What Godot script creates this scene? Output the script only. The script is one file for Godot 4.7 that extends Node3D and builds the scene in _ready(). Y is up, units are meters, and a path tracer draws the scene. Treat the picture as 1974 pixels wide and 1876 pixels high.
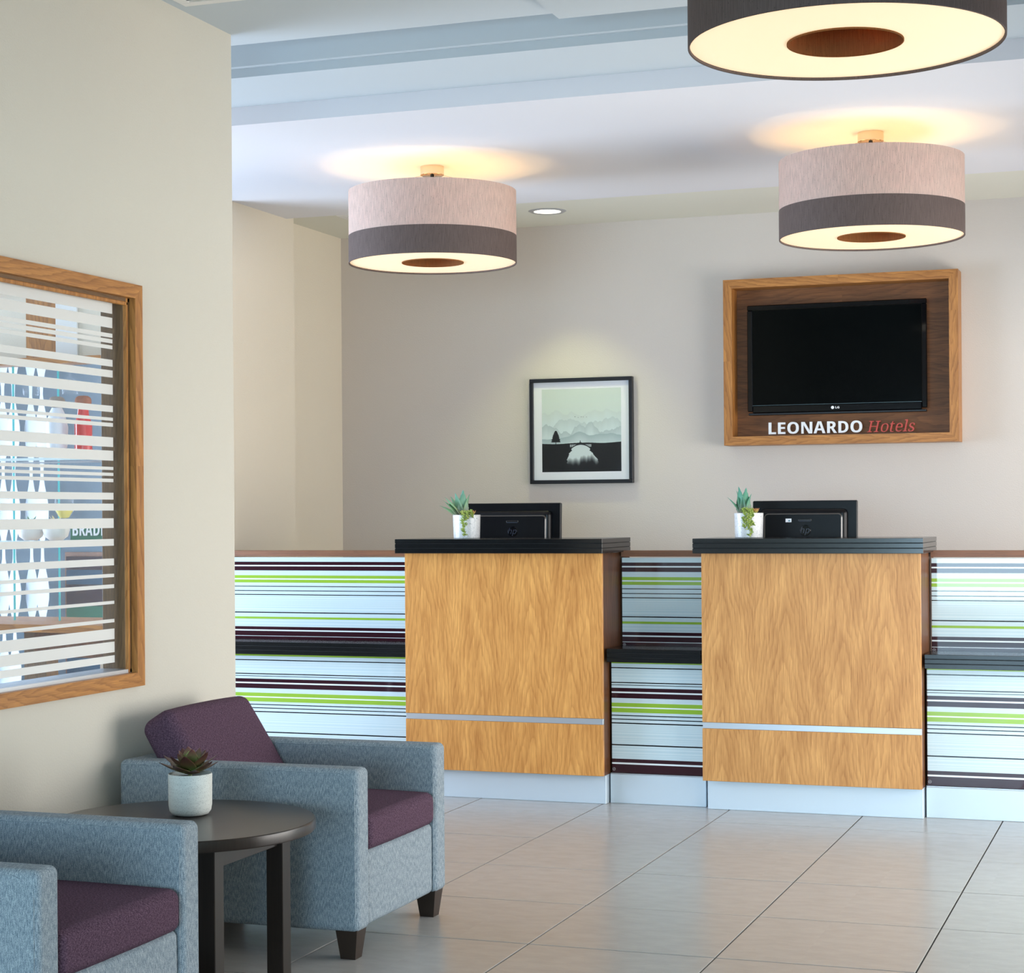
extends Node3D

var rng := RandomNumberGenerator.new()
var M := {}
var used := {}

# ------------------------------------------------------------------ mesh builder
class MB:
	var v := PackedVector3Array()
	var n := PackedVector3Array()
	var t := PackedVector2Array()
	var c := PackedColorArray()
	var ix := PackedInt32Array()
	var col := Color(1, 1, 1)
	var uo := Vector2.ZERO      # offset of the texture, metres
	var swap := false           # grain along the horizontal

	func uvof(p: Vector3, nn: Vector3) -> Vector2:
		var a := nn.abs()
		var q: Vector2
		if a.x >= a.y and a.x >= a.z: q = Vector2(p.z, -p.y)
		elif a.y >= a.z: q = Vector2(p.x, p.z)
		else: q = Vector2(p.x, -p.y)
		if swap: q = Vector2(q.y, q.x)
		return q + uo

	func face(pts: Array, out: Vector3) -> void:
		var nn: Vector3 = (pts[1] - pts[0]).cross(pts[2] - pts[0]).normalized()
		if nn.dot(out) < 0.0:
			pts = pts.duplicate(); pts.reverse(); nn = -nn
		var b := v.size()
		for p in pts:
			v.append(p); n.append(nn); t.append(uvof(p, nn)); c.append(col)
		for k in range(1, pts.size() - 1):
			ix.append_array(PackedInt32Array([b, b + k + 1, b + k]))

	# box with chamfered edges, centre o, full size s
	func box(o: Vector3, s: Vector3, ch := 0.0) -> void:
		var h := s * 0.5
		ch = minf(ch, minf(h.x, minf(h.y, h.z)) * 0.45)
		for a in 3:
			var u := (a + 1) % 3
			var w := (a + 2) % 3
			for sg in [-1.0, 1.0]:
				var pts := []
				for q in [[-1, -1], [1, -1], [1, 1], [-1, 1]]:
					var p := Vector3.ZERO
					p[a] = sg * h[a]; p[u] = q[0] * (h[u] - ch); p[w] = q[1] * (h[w] - ch)
					pts.append(p + o)
				var out := Vector3.ZERO
				out[a] = sg
				face(pts, out)
		if ch <= 0.0: return
		for a in 3:
			var u := (a + 1) % 3
			var w := (a + 2) % 3
			for su in [-1.0, 1.0]:
				for sw in [-1.0, 1.0]:
					var p1 := Vector3.ZERO
					var p2 := Vector3.ZERO
					p1[u] = su * h[u]; p1[w] = sw * (h[w] - ch)
					p2[u] = su * (h[u] - ch); p2[w] = sw * h[w]
					var e := Vector3.ZERO
					e[a] = h[a] - ch
					var out := Vector3.ZERO
					out[u] = su; out[w] = sw
					face([p1 - e + o, p2 - e + o, p2 + e + o, p1 + e + o], out)
		for sx in [-1.0, 1.0]:
			for sy in [-1.0, 1.0]:
				for sz in [-1.0, 1.0]:
					var sg := Vector3(sx, sy, sz)
					face([o + sg * Vector3(h.x, h.y - ch, h.z - ch), o + sg * Vector3(h.x - ch, h.y, h.z - ch), o + sg * Vector3(h.x - ch, h.y - ch, h.z)], sg)

	# smooth patch: rows of points with normals and uvs
	func patch(P: Array, N: Array, U: Array, flip := false) -> void:
		var b := v.size()
		var w: int = P[0].size()
		for i in P.size():
			for j in w:
				v.append(P[i][j]); n.append(N[i][j]); t.append(U[i][j]); c.append(col)
		for i in P.size() - 1:
			for j in w - 1:
				var a0 := b + i * w + j
				var a1 := a0 + 1
				var a2 := a0 + w
				var a3 := a2 + 1
				if flip: ix.append_array(PackedInt32Array([a0, a2, a1, a1, a2, a3]))
				else: ix.append_array(PackedInt32Array([a0, a1, a2, a1, a3, a2]))

	# box with round edges; puff swells the faces
	func rbox(o: Vector3, s: Vector3, r: float, puff := Vector3.ZERO, seg := 3, mid := 1) -> void:
		var h := s * 0.5
		r = minf(r, minf(h.x, minf(h.y, h.z)))
		var axis := []
		for a in 3:
			var line := []
			for k in range(seg, -1, -1): line.append(-(h[a] - r) - r * tan(PI / 4 * k / seg))
			for k in range(1, mid): line.append(lerpf(-(h[a] - r), h[a] - r, float(k) / mid))
			for k in range(0, seg + 1): line.append((h[a] - r) + r * tan(PI / 4 * k / seg))
			axis.append(line)
		for a in 3:
			var u := (a + 1) % 3
			var w := (a + 2) % 3
			for sg in [-1.0, 1.0]:
				var P := []
				var N := []
				var U := []
				for i in axis[u].size():
					var pr := []
					var nr := []
					var ur := []
					for j in axis[w].size():
						var q := Vector3.ZERO
						q[a] = sg * h[a]; q[u] = axis[u][i]; q[w] = axis[w][j]
						var cc := q.clamp(-(h - Vector3.ONE * r), h - Vector3.ONE * r)
						var d := (q - cc).normalized()
						var p := cc + d * r
						var f := Vector3.ZERO
						for k in 3:
							var k1 := (k + 1) % 3
							var k2 := (k + 2) % 3
							f[k] = (1.0 - pow(absf(p[k1]) / h[k1], 2.5)) * (1.0 - pow(absf(p[k2]) / h[k2], 2.5)) * puff[k] * (p[k] / h[k])
						p += f
						if puff != Vector3.ZERO:
							var g := Vector3.ZERO
							for k in 3:
								if absf(d[k]) > 0.7:
									for m in [(k + 1) % 3, (k + 2) % 3]:
										g[m] += signf(p[m]) * puff[k] / h[m] * pow(absf(p[m]) / h[m], 1.5) * 1.2
							d = (d + g * 0.6).normalized()
						pr.append(p + o); nr.append(d)
						var am := Vector3.ZERO
						am[a] = sg
						ur.append(uvof(p, am))
					P.append(pr); N.append(nr); U.append(ur)
				patch(P, N, U, sg < 0.0)

	# turned profile: pts are (radius, height), smooth unless a point repeats
	func lathe(o: Vector3, pts: Array, seg := 32, from := 0.0, to := TAU, uscale := -1.0) -> void:
		var P := []
		var N := []
		var U := []
		var along := 0.0
		var runs := [[]]
		for k in pts.size():
			if k > 0 and pts[k].is_equal_approx(pts[k - 1]): runs.append([])
			runs[-1].append(pts[k])
		for run in runs:
			P = []; N = []; U = []
			for k in run.size():
				var a: Vector2 = run[maxi(k - 1, 0)]
				var b: Vector2 = run[mini(k + 1, run.size() - 1)]
				var d := (b - a).normalized()
				if k > 0: along += (run[k] - run[k - 1]).length()
				var pr := []
				var nr := []
				var ur := []
				for j in seg + 1:
					var an := lerpf(from, to, float(j) / seg)
					var rad := Vector3(cos(an), 0, sin(an))
					pr.append(o + rad * run[k].x + Vector3(0, run[k].y, 0))
					nr.append((rad * d.y - Vector3(0, d.x, 0)).normalized())
					ur.append(Vector2(an * (uscale if uscale > 0 else maxf(run[k].x, 0.01)), -along) + uo)
				P.append(pr); N.append(nr); U.append(ur)
			patch(P, N, U, false)

	# round bar between points, radius may change
	func tube(path: Array, rad: Array, seg := 8, cap := true) -> void:
		var P := []
		var N := []
		var U := []
		var up := Vector3(0.3, 1, 0.21).normalized()
		var along := 0.0
		for k in path.size():
			var d: Vector3 = (path[mini(k + 1, path.size() - 1)] - path[maxi(k - 1, 0)]).normalized()
			if absf(d.dot(up)) > 0.95: up = Vector3(1, 0.1, 0.3).normalized()
			var x := d.cross(up).normalized()
			var y := x.cross(d).normalized()
			if k > 0: along += (path[k] - path[k - 1]).length()
			var pr := []
			var nr := []
			var ur := []
			for j in seg + 1:
				var an := TAU * j / seg
				var q := x * cos(an) + y * sin(an)
				pr.append(path[k] + q * rad[k]); nr.append(q); ur.append(Vector2(an * rad[k], along))
			P.append(pr); N.append(nr); U.append(ur)
		patch(P, N, U, false)
		if cap:
			for e in [0, path.size() - 1]:
				var ring: Array = P[e].slice(0, seg)
				var o: Vector3 = path[e] - path[1 if e == 0 else e - 1]
				face(ring, o)

	# fleshy leaf along +Y bending towards +Z; cols = [base, middle, tip]
	func leaf(xf: Transform3D, length: float, width: float, thick: float, bend: float, cup: float, cols: Array, sharp := 1.0, steps := 9, teeth := 0.0) -> void:
		var P := []
		var N := []
		var U := []
		var seg := 10
		var b0 := v.size()
		var shades := []
		for k in steps + 1:
			var s := float(k) / steps
			var w := width * 0.5 * pow(sin(PI * pow(clampf(0.06 + 0.94 * s, 0, 1), 0.8 if sharp < 1.5 else 0.55)), 0.75 if sharp < 1.5 else 1.0)
			if k == steps: w = width * 0.012
			if teeth > 0.0 and k % 2 == 1: w += teeth
			var th := thick * (1.0 - 0.75 * s)
			var an := bend * s
			var cen := Vector3(0, length * s * cos(an * 0.5), length * s * sin(an * 0.5))
			var up := Vector3(0, -sin(an), cos(an))
			var pr := []
			var nr := []
			var ur := []
			for j in seg + 1:
				var q := TAU * j / seg
				var x := cos(q) * w
				var z := sin(q) * th * 0.5 * minf(1.0, w / (width * 0.2)) + cup * (x * x) / maxf(width * 0.5, 0.001)
				pr.append(xf * (cen + Vector3(x, 0, 0) + up * z))
				nr.append((xf.basis * (Vector3(cos(q) * th, 0, 0) + up * sin(q) * maxf(w, 0.001))).normalized())
				ur.append(Vector2(x, length * s))
				var cc: Color = cols[0].lerp(cols[1], minf(s * 2.0, 1.0)) if s < 0.5 else cols[1].lerp(cols[2], (s - 0.5) * 2.0)
				shades.append(cc)
			P.append(pr); N.append(nr); U.append(ur)
		patch(P, N, U, false)
		for k in shades.size(): c[b0 + k] = shades[k].srgb_to_linear()

	# flat outline (counter-clockwise seen from +Z) given thickness along Z, centred on z = 0
	func slab(poly: PackedVector2Array, z0: float, z1: float) -> void:
		var tri := Geometry2D.triangulate_polygon(poly)
		for k in range(0, tri.size(), 3):
			var a := poly[tri[k]]
			var b := poly[tri[k + 1]]
			var d := poly[tri[k + 2]]
			face([Vector3(a.x, a.y, z1), Vector3(b.x, b.y, z1), Vector3(d.x, d.y, z1)], Vector3(0, 0, 1))
			face([Vector3(a.x, a.y, z0), Vector3(b.x, b.y, z0), Vector3(d.x, d.y, z0)], Vector3(0, 0, -1))
		var area := 0.0
		for k in poly.size():
			area += poly[k].cross(poly[(k + 1) % poly.size()])
		for k in poly.size():
			var a := poly[k]
			var b := poly[(k + 1) % poly.size()]
			var e := (b - a)
			var out := Vector3(e.y, -e.x, 0) * signf(area)
			if out.length() > 1e-7:
				face([Vector3(a.x, a.y, z0), Vector3(b.x, b.y, z0), Vector3(b.x, b.y, z1), Vector3(a.x, a.y, z1)], out)

	func mesh() -> ArrayMesh:
		var arr := []
		arr.resize(Mesh.ARRAY_MAX)
		arr[Mesh.ARRAY_VERTEX] = v; arr[Mesh.ARRAY_NORMAL] = n; arr[Mesh.ARRAY_TEX_UV] = t
		arr[Mesh.ARRAY_COLOR] = c; arr[Mesh.ARRAY_INDEX] = ix
		var m := ArrayMesh.new()
		m.add_surface_from_arrays(Mesh.PRIMITIVE_TRIANGLES, arr)
		return m

# ------------------------------------------------------------------ scene helpers
func numbered(called: String) -> String:
	var k: int = used.get(called, 0)
	used[called] = k + 1
	return called if k == 0 else "%s_%03d" % [called, k]

func thing(called: String, label: String, category: String, at := Vector3.ZERO, group := "") -> Node3D:
	var o := Node3D.new()
	o.name = numbered(called)
	add_child(o)
	o.position = at
	tag(o, label, category, group)
	return o

func tag(o: Node, label: String, category: String, group := "") -> void:
	o.set_meta("label", label)
	o.set_meta("category", category)
	if group != "": o.set_meta("group", group)

func part(called: String, b, mat: Material, parent: Node3D, at := Vector3.ZERO) -> MeshInstance3D:
	var o := MeshInstance3D.new()
	o.name = called
	o.mesh = b.mesh() if b is MB else b
	o.material_override = mat
	o.position = at
	parent.add_child(o, true)
	return o

func structure(called: String, b, mat: Material) -> MeshInstance3D:
	var o := part(called, b, mat, self)
	o.set_meta("kind", "structure")
	return o

func bx(at: Vector3, size: Vector3, ch := 0.0, swap := false, uo := Vector2.ZERO) -> MB:
	var b := MB.new()
	b.swap = swap; b.uo = uo
	b.box(at, size, ch)
	return b

func span(b: MB, x0: float, x1: float, y0: float, y1: float, z0: float, z1: float, ch := 0.0) -> MB:
	b.box(Vector3((x0 + x1) / 2, (y0 + y1) / 2, (z0 + z1) / 2), Vector3(absf(x1 - x0), absf(y1 - y0), absf(z1 - z0)), ch)
	return b

func copy(o: Node3D, at: Vector3, label: String, called: String, group := "") -> Node3D:
	var r: Node3D = o.duplicate()
	r.name = numbered(called)
	add_child(r)
	r.position = at
	r.set_meta("label", label)
	if group != "": r.set_meta("group", group)
	return r

# ------------------------------------------------------------------ textures and materials
func noise(seed_: int, freq: float, oct := 3) -> FastNoiseLite:
	var f := FastNoiseLite.new()
	f.seed = seed_; f.frequency = freq; f.fractal_octaves = oct
	f.noise_type = FastNoiseLite.TYPE_SIMPLEX_SMOOTH
	return f

func image(w: int, h: int, fn: Callable) -> ImageTexture:
	var d := PackedByteArray()
	d.resize(w * h * 3)
	var k := 0
	for y in h:
		for x in w:
			var q: Color = fn.call(x, y)
			d[k] = clampi(int(q.r * 255.0), 0, 255); d[k + 1] = clampi(int(q.g * 255.0), 0, 255); d[k + 2] = clampi(int(q.b * 255.0), 0, 255)
			k += 3
	var im := Image.create_from_data(w, h, false, Image.FORMAT_RGB8, d)
	im.generate_mipmaps()
	return ImageTexture.create_from_image(im)

func mat(color: Color, rough := 0.6, tex: Texture2D = null, scale := Vector2.ONE, spec := 0.5, metal := 0.0) -> StandardMaterial3D:
	var m := StandardMaterial3D.new()
	m.albedo_color = color
	m.roughness = rough
	m.metallic = metal
	m.metallic_specular = spec
	if tex:
		m.albedo_texture = tex
		m.uv1_scale = Vector3(1.0 / scale.x, 1.0 / scale.y, 1)
	return m

func rgb(r: int, g: int, b: int) -> Color:
	return Color(r / 255.0, g / 255.0, b / 255.0)

# veneer with rows of cathedral arches, grain along v
func veneer(w: int, h: int, leaves: float, light: Color, dark: Color, arch: float, seed_: int, strength := 0.34) -> ImageTexture:
	var a := noise(seed_, 0.012)
	var fine := noise(seed_ + 2, 0.5, 2)
	var broad := noise(seed_ + 3, 0.006, 2)
	return image(w, h, func(x: int, y: int) -> Color:
		var u := float(x) / w * leaves
		var cell := floorf(u)
		var du := (u - cell - 0.5 + 0.14 * sin(cell * 2.4 + 1.0)) * 2.0
		var yy := y + cell * 57.0
		du += 0.20 * a.get_noise_2d(x * 0.4 + cell * 40.0, y * 0.22)
		var ring := yy / h * 6.5 - pow(absf(du), 1.3) * arch + 0.45 * a.get_noise_2d(x * 0.5 + 500.0, y * 0.4) + 0.10 * fine.get_noise_2d(x * 0.25, y * 0.05)
		var f := ring - floorf(ring)
		var line := pow(f, 2.2) * (1.0 - smoothstep(0.86, 1.0, f))
		var fibre := fine.get_noise_2d(x * 1.5, y * 0.03) * 0.5 + fine.get_noise_2d(x * 0.5 + 91.0, y * 0.012) * 0.5
		var k := clampf(0.34 + strength * line + 0.42 * fibre + 0.20 * broad.get_noise_2d(x * 2.2 + 300.0, y * 0.5), 0.0, 1.0)
		return light.lerp(dark, k))

func make_materials() -> void:
	M.wall = mat(rgb(212, 207, 194), 0.85, null, Vector2.ONE, 0.3)
	var pl := NoiseTexture2D.new()
	pl.width = 512; pl.height = 512; pl.seamless = true; pl.noise = noise(5, 0.09, 4)
	M.wall.heightmap_enabled = true
	M.wall.heightmap_texture = pl
	M.wall.heightmap_scale = 0.06
	M.wall.uv1_scale = Vector3(2.2, 2.2, 2.2)
	M.wall_back = M.wall.duplicate()
	M.wall_back.albedo_color = rgb(213, 205, 197)
	M.cream = M.wall.duplicate()
	M.cream.albedo_color = rgb(230, 221, 203)
	M.ceiling = mat(rgb(230, 230, 234), 0.9, null, Vector2.ONE, 0.2)
	M.ceiling_high = mat(rgb(200, 209, 214), 0.9, null, Vector2.ONE, 0.2)
	M.white = mat(rgb(235, 235, 232), 0.6)
	# floor
	var t1 := noise(11, 0.02)
	var t2 := noise(12, 0.25, 2)
	var t3 := noise(13, 0.9, 2)
	M.tile = mat(Color.WHITE, 0.27, image(512, 512, func(x: int, y: int) -> Color:
		var k := 0.55 + 0.12 * t1.get_noise_2d(x * 0.6, y * 1.2) + 0.045 * t2.get_noise_2d(x * 0.14, y * 0.9) + 0.05 * t3.get_noise_2d(x, y)
		return rgb(146, 143, 139).lerp(rgb(194, 191, 186), clampf(k, 0, 1))), Vector2(0.9, 0.9), 0.5)
	M.grout = mat(rgb(34, 32, 30), 0.9)
	# woods
	M.oak = mat(Color.WHITE, 0.36, veneer(768, 1024, 4.0, rgb(240, 178, 100), rgb(158, 96, 40), 5.0, 21, 0.28), Vector2(0.985, 1.25), 0.45)
	M.oak_second = mat(Color.WHITE, 0.36, veneer(768, 1024, 4.0, rgb(230, 174, 106), rgb(152, 98, 48), 5.0, 27, 0.28), Vector2(0.985, 1.25), 0.45)
	M.walnut = mat(Color.WHITE, 0.4, veneer(256, 1024, 1.0, rgb(212, 150, 80), rgb(122, 74, 34), 3.0, 31, 0.4), Vector2(0.17, 1.1), 0.45)
	M.walnut_dark = mat(Color.WHITE, 0.45, veneer(512, 1024, 2.0, rgb(128, 82, 50), rgb(62, 36, 20), 5.0, 37, 0.25), Vector2(0.7, 1.4), 0.4)
	M.backing = mat(Color.WHITE, 0.45, veneer(512, 1024, 2.0, rgb(152, 100, 58), rgb(80, 50, 28), 5.0, 39, 0.3), Vector2(0.6, 1.5), 0.4)
	M.rail = mat(Color.WHITE, 0.4, veneer(128, 512, 1.5, rgb(150, 98, 62), rgb(92, 54, 30), 3.0, 41), Vector2(0.06, 0.7))
	M.table = mat(Color.WHITE, 0.28, veneer(256, 512, 2.0, rgb(44, 34, 28), rgb(24, 17, 13), 4.0, 43, 0.2), Vector2(0.4, 0.9), 0.5)
	M.leg = mat(rgb(44, 32, 24), 0.35)
	M.jamb = mat(Color.WHITE, 0.5, veneer(256, 1024, 1.4, rgb(138, 102, 62), rgb(78, 56, 32), 3.0, 47), Vector2(0.12, 1.0))
	# stone
	var g1 := noise(51, 0.35, 2)
	var g2 := noise(52, 0.8, 1)
	M.granite = mat(Color.WHITE, 0.16, image(256, 256, func(x: int, y: int) -> Color:
		var k := smoothstep(0.35, 0.7, g1.get_noise_2d(x, y)) * 0.6 + smoothstep(0.5, 0.8, g2.get_noise_2d(x, y)) * 0.8
		return rgb(9, 11, 13).lerp(rgb(52, 58, 62), clampf(k, 0, 1))), Vector2(0.16, 0.16), 0.5)
	M.joint = mat(rgb(6, 7, 8), 0.5)
	M.steel = mat(rgb(206, 218, 226), 0.42, null, Vector2.ONE, 0.5, 0.35)
	M.alu = mat(rgb(200, 204, 210), 0.35, null, Vector2.ONE, 0.5, 0.8)
	M.chrome = mat(rgb(225, 215, 195), 0.12, null, Vector2.ONE, 0.5, 1.0)
	# fabrics
	var f1 := noise(61, 0.22, 2)
	var f2 := noise(62, 0.6, 2)
	M.tweed = mat(Color.WHITE, 0.95, image(512, 512, func(x: int, y: int) -> Color:
		var k := 0.5 + 0.50 * f1.get_noise_2d(x * 1.7, y * 0.12) + 0.50 * f2.get_noise_2d(x * 1.2, y * 0.3)
		return rgb(80, 97, 109).lerp(rgb(196, 204, 208), clampf(k, 0, 1))), Vector2(0.34, 0.34), 0.2)
	M.tweed.heightmap_enabled = true
	M.tweed.heightmap_texture = M.tweed.albedo_texture
	M.tweed.heightmap_scale = 0.08
	var f3 := noise(63, 0.3, 2)
	M.plum = mat(Color.WHITE, 0.95, image(512, 512, func(x: int, y: int) -> Color:
		var k := 0.40 + 0.40 * f3.get_noise_2d(x * 0.25, y * 1.2) + 0.40 * f3.get_noise_2d(x * 1.5 + 70.0, y * 0.25) + 0.30 * f2.get_noise_2d(x * 1.2, y * 1.2)
		return rgb(50, 36, 48).lerp(rgb(140, 112, 130), clampf(k, 0, 1))), Vector2(0.34, 0.34), 0.2)
	M.plum.heightmap_enabled = true
	M.plum.heightmap_texture = M.plum.albedo_texture
	M.plum.heightmap_scale = 0.08
	# raw silk of the shades
	var s1 := noise(71, 0.4, 2)
	var s2 := noise(72, 0.06, 2)
	var silk := image(1024, 256, func(x: int, y: int) -> Color:
		var k := 0.5 + 0.35 * s1.get_noise_2d(x * 1.3, y * 0.03) + 0.15 * s2.get_noise_2d(x * 2.0, y * 0.2)
		var fleck := smoothstep(0.62, 0.75, s1.get_noise_2d(x * 0.8 + 400.0, y * 0.16 + 900.0))
		var q := 0.74 + 0.26 * clampf(k * 1.3 - 0.15, 0, 1) - 0.35 * fleck
		return Color(q, q, q))
	M.silk = mat(rgb(242, 218, 204), 0.75, silk, Vector2(0.8, 0.25), 0.3)
	M.silk.backlight_enabled = true
	M.silk.backlight = Color(0.62, 0.43, 0.34)
	M.silk_dark = mat(rgb(114, 99, 94), 0.7, silk, Vector2(0.8, 0.25), 0.3)
	M.silk_inner = mat(rgb(182, 130, 78), 0.75, silk, Vector2(0.5, 0.25), 0.3)
	M.silk_inner.backlight_enabled = true
	M.silk_inner.backlight = Color(1.0, 0.85, 0.62)
	M.diffuser = mat(rgb(250, 236, 216), 0.3)
	M.diffuser.emission_enabled = true
	M.diffuser.emission = Color(1.0, 0.84, 0.62)
	M.diffuser.emission_energy_multiplier = 0.62
	M.bulb = mat(Color(1, 0.95, 0.85), 0.3)
	M.bulb.emission_enabled = true
	M.bulb.emission = Color(1.0, 0.85, 0.6)
	M.bulb.emission_energy_multiplier = 4.0
	M.black = mat(rgb(16, 18, 22), 0.4)
	M.frame_black = mat(rgb(18, 20, 26), 0.35)
	M.gloss = mat(rgb(5, 6, 9), 0.06, null, Vector2.ONE, 0.4)
	M.screen = mat(rgb(3, 6, 7), 0.1, null, Vector2.ONE, 0.22)
	M.shell = mat(rgb(7, 8, 12), 0.28, null, Vector2.ONE, 0.34)
	M.letter_white = mat(rgb(240, 242, 244), 0.4)
	M.letter_red = mat(rgb(190, 62, 44), 0.35)
	M.clear = mat(Color(0.95, 0.98, 1.0, 0.03), 0.02)
	M.clear.transparency = BaseMaterial3D.TRANSPARENCY_ALPHA
	M.clear.metallic_specular = 0.2
	M.picture_glass = mat(Color(1, 1, 1, 0.0), 0.02, null, Vector2.ONE, 0.14)
	M.picture_glass.transparency = BaseMaterial3D.TRANSPARENCY_ALPHA
	M.edge = mat(rgb(90, 205, 215), 0.15)
	M.film = mat(rgb(228, 228, 224), 0.6)
	M.mount = mat(rgb(232, 234, 238), 0.8)
	M.leafy = mat(Color.WHITE, 0.42)
	M.leafy.vertex_color_use_as_albedo = true
	M.soil = mat(rgb(52, 40, 32), 0.95)
	# pots
	var c1 := noise(81, 0.03, 3)
	var c2 := noise(82, 0.35, 2)
	M.concrete = mat(Color.WHITE, 0.8, image(256, 256, func(x: int, y: int) -> Color:
		var k := 0.6 + 0.25 * c1.get_noise_2d(x * 0.4, y * 2.4)
		var pit := smoothstep(0.55, 0.62, c2.get_noise_2d(x * 0.7, y))
		return rgb(196, 200, 194).lerp(rgb(226, 230, 224), clampf(k, 0, 1)).lerp(rgb(70, 72, 70), pit * 0.8)), Vector2(0.2, 0.2))
	M.marble = mat(Color.WHITE, 0.25, image(256, 256, func(x: int, y: int) -> Color:
		var vein := absf(c1.get_noise_2d(x * 1.1 + y * 0.9, y * 0.7 - x * 0.4))
		return rgb(226, 227, 227).lerp(rgb(130, 136, 142), (1.0 - smoothstep(0.0, 0.06, vein)) * 0.75)), Vector2(0.16, 0.16), 0.5)
	# printed glass of the desk front; heights in metres, upper and lower panes
	var upper := [[1.1030, 1.0870, 0], [1.0800, 1.0590, 0], [1.0350, 1.0200, 1], [1.0130, 0.9980, 1], [0.9810, 0.9770, 2], [0.9590, 0.9550, 2], [0.9390, 0.9350, 2], [0.8500, 0.8450, 2], [0.8260, 0.8150, 1], [0.7760, 0.7610, 0], [0.7540, 0.6400, 0]]
	var upper_white := [[1.0860, 1.0810], [1.0180, 1.0140], [0.7600, 0.7550], [0.7300, 0.7280]]
	var lower := [[0.6510, 0.6430, 1], [0.6250, 0.6200, 2], [0.5570, 0.5520, 2], [0.5450, 0.5420, 2], [0.5300, 0.5130, 0], [0.5060, 0.4830, 0], [0.4610, 0.4430, 1], [0.4370, 0.4170, 1], [0.4050, 0.4010, 2], [0.3880, 0.3840, 2], [0.3700, 0.3650, 2], [0.2700, 0.2640, 2], [0.2030, 0.1860, 0], [0.1780, 0.1300, 0]]
	var lower_white := [[0.5130, 0.5070], [0.4430, 0.4370], [0.1860, 0.1780]]
	M.print_upper = print_glass(upper, upper_white, 0.65, 1.13, [[0.905, 0.874]])
	M.print_lower = print_glass(lower, lower_white, 0.125, 0.665, [[0.615, 0.588], [0.312, 0.285]])

func print_glass(stripes: Array, whites: Array, y0: float, y1: float, ticks: Array) -> StandardMaterial3D:
	var inks := [rgb(52, 22, 32), rgb(150, 190, 62), rgb(16, 16, 20)]
	var pale := rgb(198, 220, 226)
	var hh := 1024
	var rows := []
	for y in hh:
		var yy := lerpf(y1, y0, (y + 0.5) / hh)
		var q := pale
		for s in stripes:
			if yy < s[0] and yy > s[1]: q = inks[s[2]]
		for s in whites:
			if yy < s[0] and yy > s[1]: q = rgb(238, 246, 246)
		var tick := 0.0
		for s in ticks:
			if yy < s[0] and yy > s[1]: tick = 1.0
		# faint fine lines of the print
		if q == pale: q = q.lerp(rgb(216, 232, 236), 0.5 + 0.5 * sin(yy * 620.0 + 3.0 * sin(yy * 91.0))) 
		rows.append([q, tick])
	var tex := image(16, hh, func(x: int, y: int) -> Color:
		var q: Color = rows[y][0]
		return q.lerp(rgb(200, 216, 220), 0.5 * rows[y][1]) if x % 4 == 0 else q)
	var m := mat(Color.WHITE, 0.05, tex, Vector2(0.03, y1 - y0), 0.5)
	m.uv1_offset = Vector3(0, y1 / (y1 - y0), 0)
	return m

# ------------------------------------------------------------------ the scene
func _ready() -> void:
	rng.seed = 7
	# camera: found from the vanishing points; horizontal lens, shifted up
	var cam := Camera3D.new()
	cam.name = "camera"
	cam.projection = Camera3D.PROJECTION_FRUSTUM
	cam.near = 0.1; cam.far = 60.0
	cam.size = 0.1 * 1876.0 / 3630.0
	cam.frustum_offset = Vector2(0, 0.1 * (989.0 - 938.0) / 3630.0)
	cam.basis = Basis(Vector3.UP, deg_to_rad(19.6058)) * Basis(Vector3(0, 0, 1), -0.00714)
	cam.position = Vector3(0, 1.34, 0)
	add_child(cam)
	cam.make_current()
	var env := Environment.new()
	var sky := Sky.new()
	var psm := ProceduralSkyMaterial.new()
	psm.sky_top_color = Color(0.62, 0.76, 0.95)
	psm.sky_horizon_color = Color(0.86, 0.92, 1.0)
	psm.ground_horizon_color = Color(0.72, 0.74, 0.76)
	psm.ground_bottom_color = Color(0.5, 0.5, 0.5)
	psm.sky_energy_multiplier = 1.2
	psm.ground_energy_multiplier = 1.2
	sky.sky_material = psm
	env.background_mode = Environment.BG_SKY
	env.sky = sky
	env.tonemap_mode = Environment.TONE_MAPPER_LINEAR
	env.tonemap_exposure = 1.0
	env.sdfgi_enabled = true; env.ssao_enabled = true; env.ssil_enabled = true
	var we := WorldEnvironment.new()
	we.name = "world_environment"
	we.environment = env
	add_child(we)
	# daylight through the windows (the openings are in the side walls, out of frame)
	daylight("daylight_right", Vector3(1.58, 1.0, -7.5), Vector3(-1, 0, 0), Vector2(4.6, 1.9), 20.0, Color(1.0, 0.98, 0.95))
	daylight("daylight_left", Vector3(-7.28, 1.25, -6.4), Vector3(1, 0, 0), Vector2(3.6, 2.2), 34.0, Color(0.84, 0.91, 1.0))
	daylight("daylight_front", Vector3(-0.7, 1.3, 4.98), Vector3(0, 0, -1), Vector2(4.2, 2.0), 42.0, Color(0.76, 0.91, 1.0))
	make_materials()
	build_shell()
	build_window()
	build_reception()
	build_back_wall_things()
	build_lamps()
	build_armchairs()
	build_table()
	build_desk_plants()
	build_bar()

func daylight(called: String, at: Vector3, dir: Vector3, size: Vector2, energy: float, color: Color) -> void:
	var l := AreaLight3D.new()
	l.name = called
	l.area_size = size
	l.light_energy = energy
	l.light_color = color
	l.area_range = 30.0
	l.shadow_enabled = true
	l.position = at
	l.basis = Basis.looking_at(dir, Vector3.UP)
	add_child(l)

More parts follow.
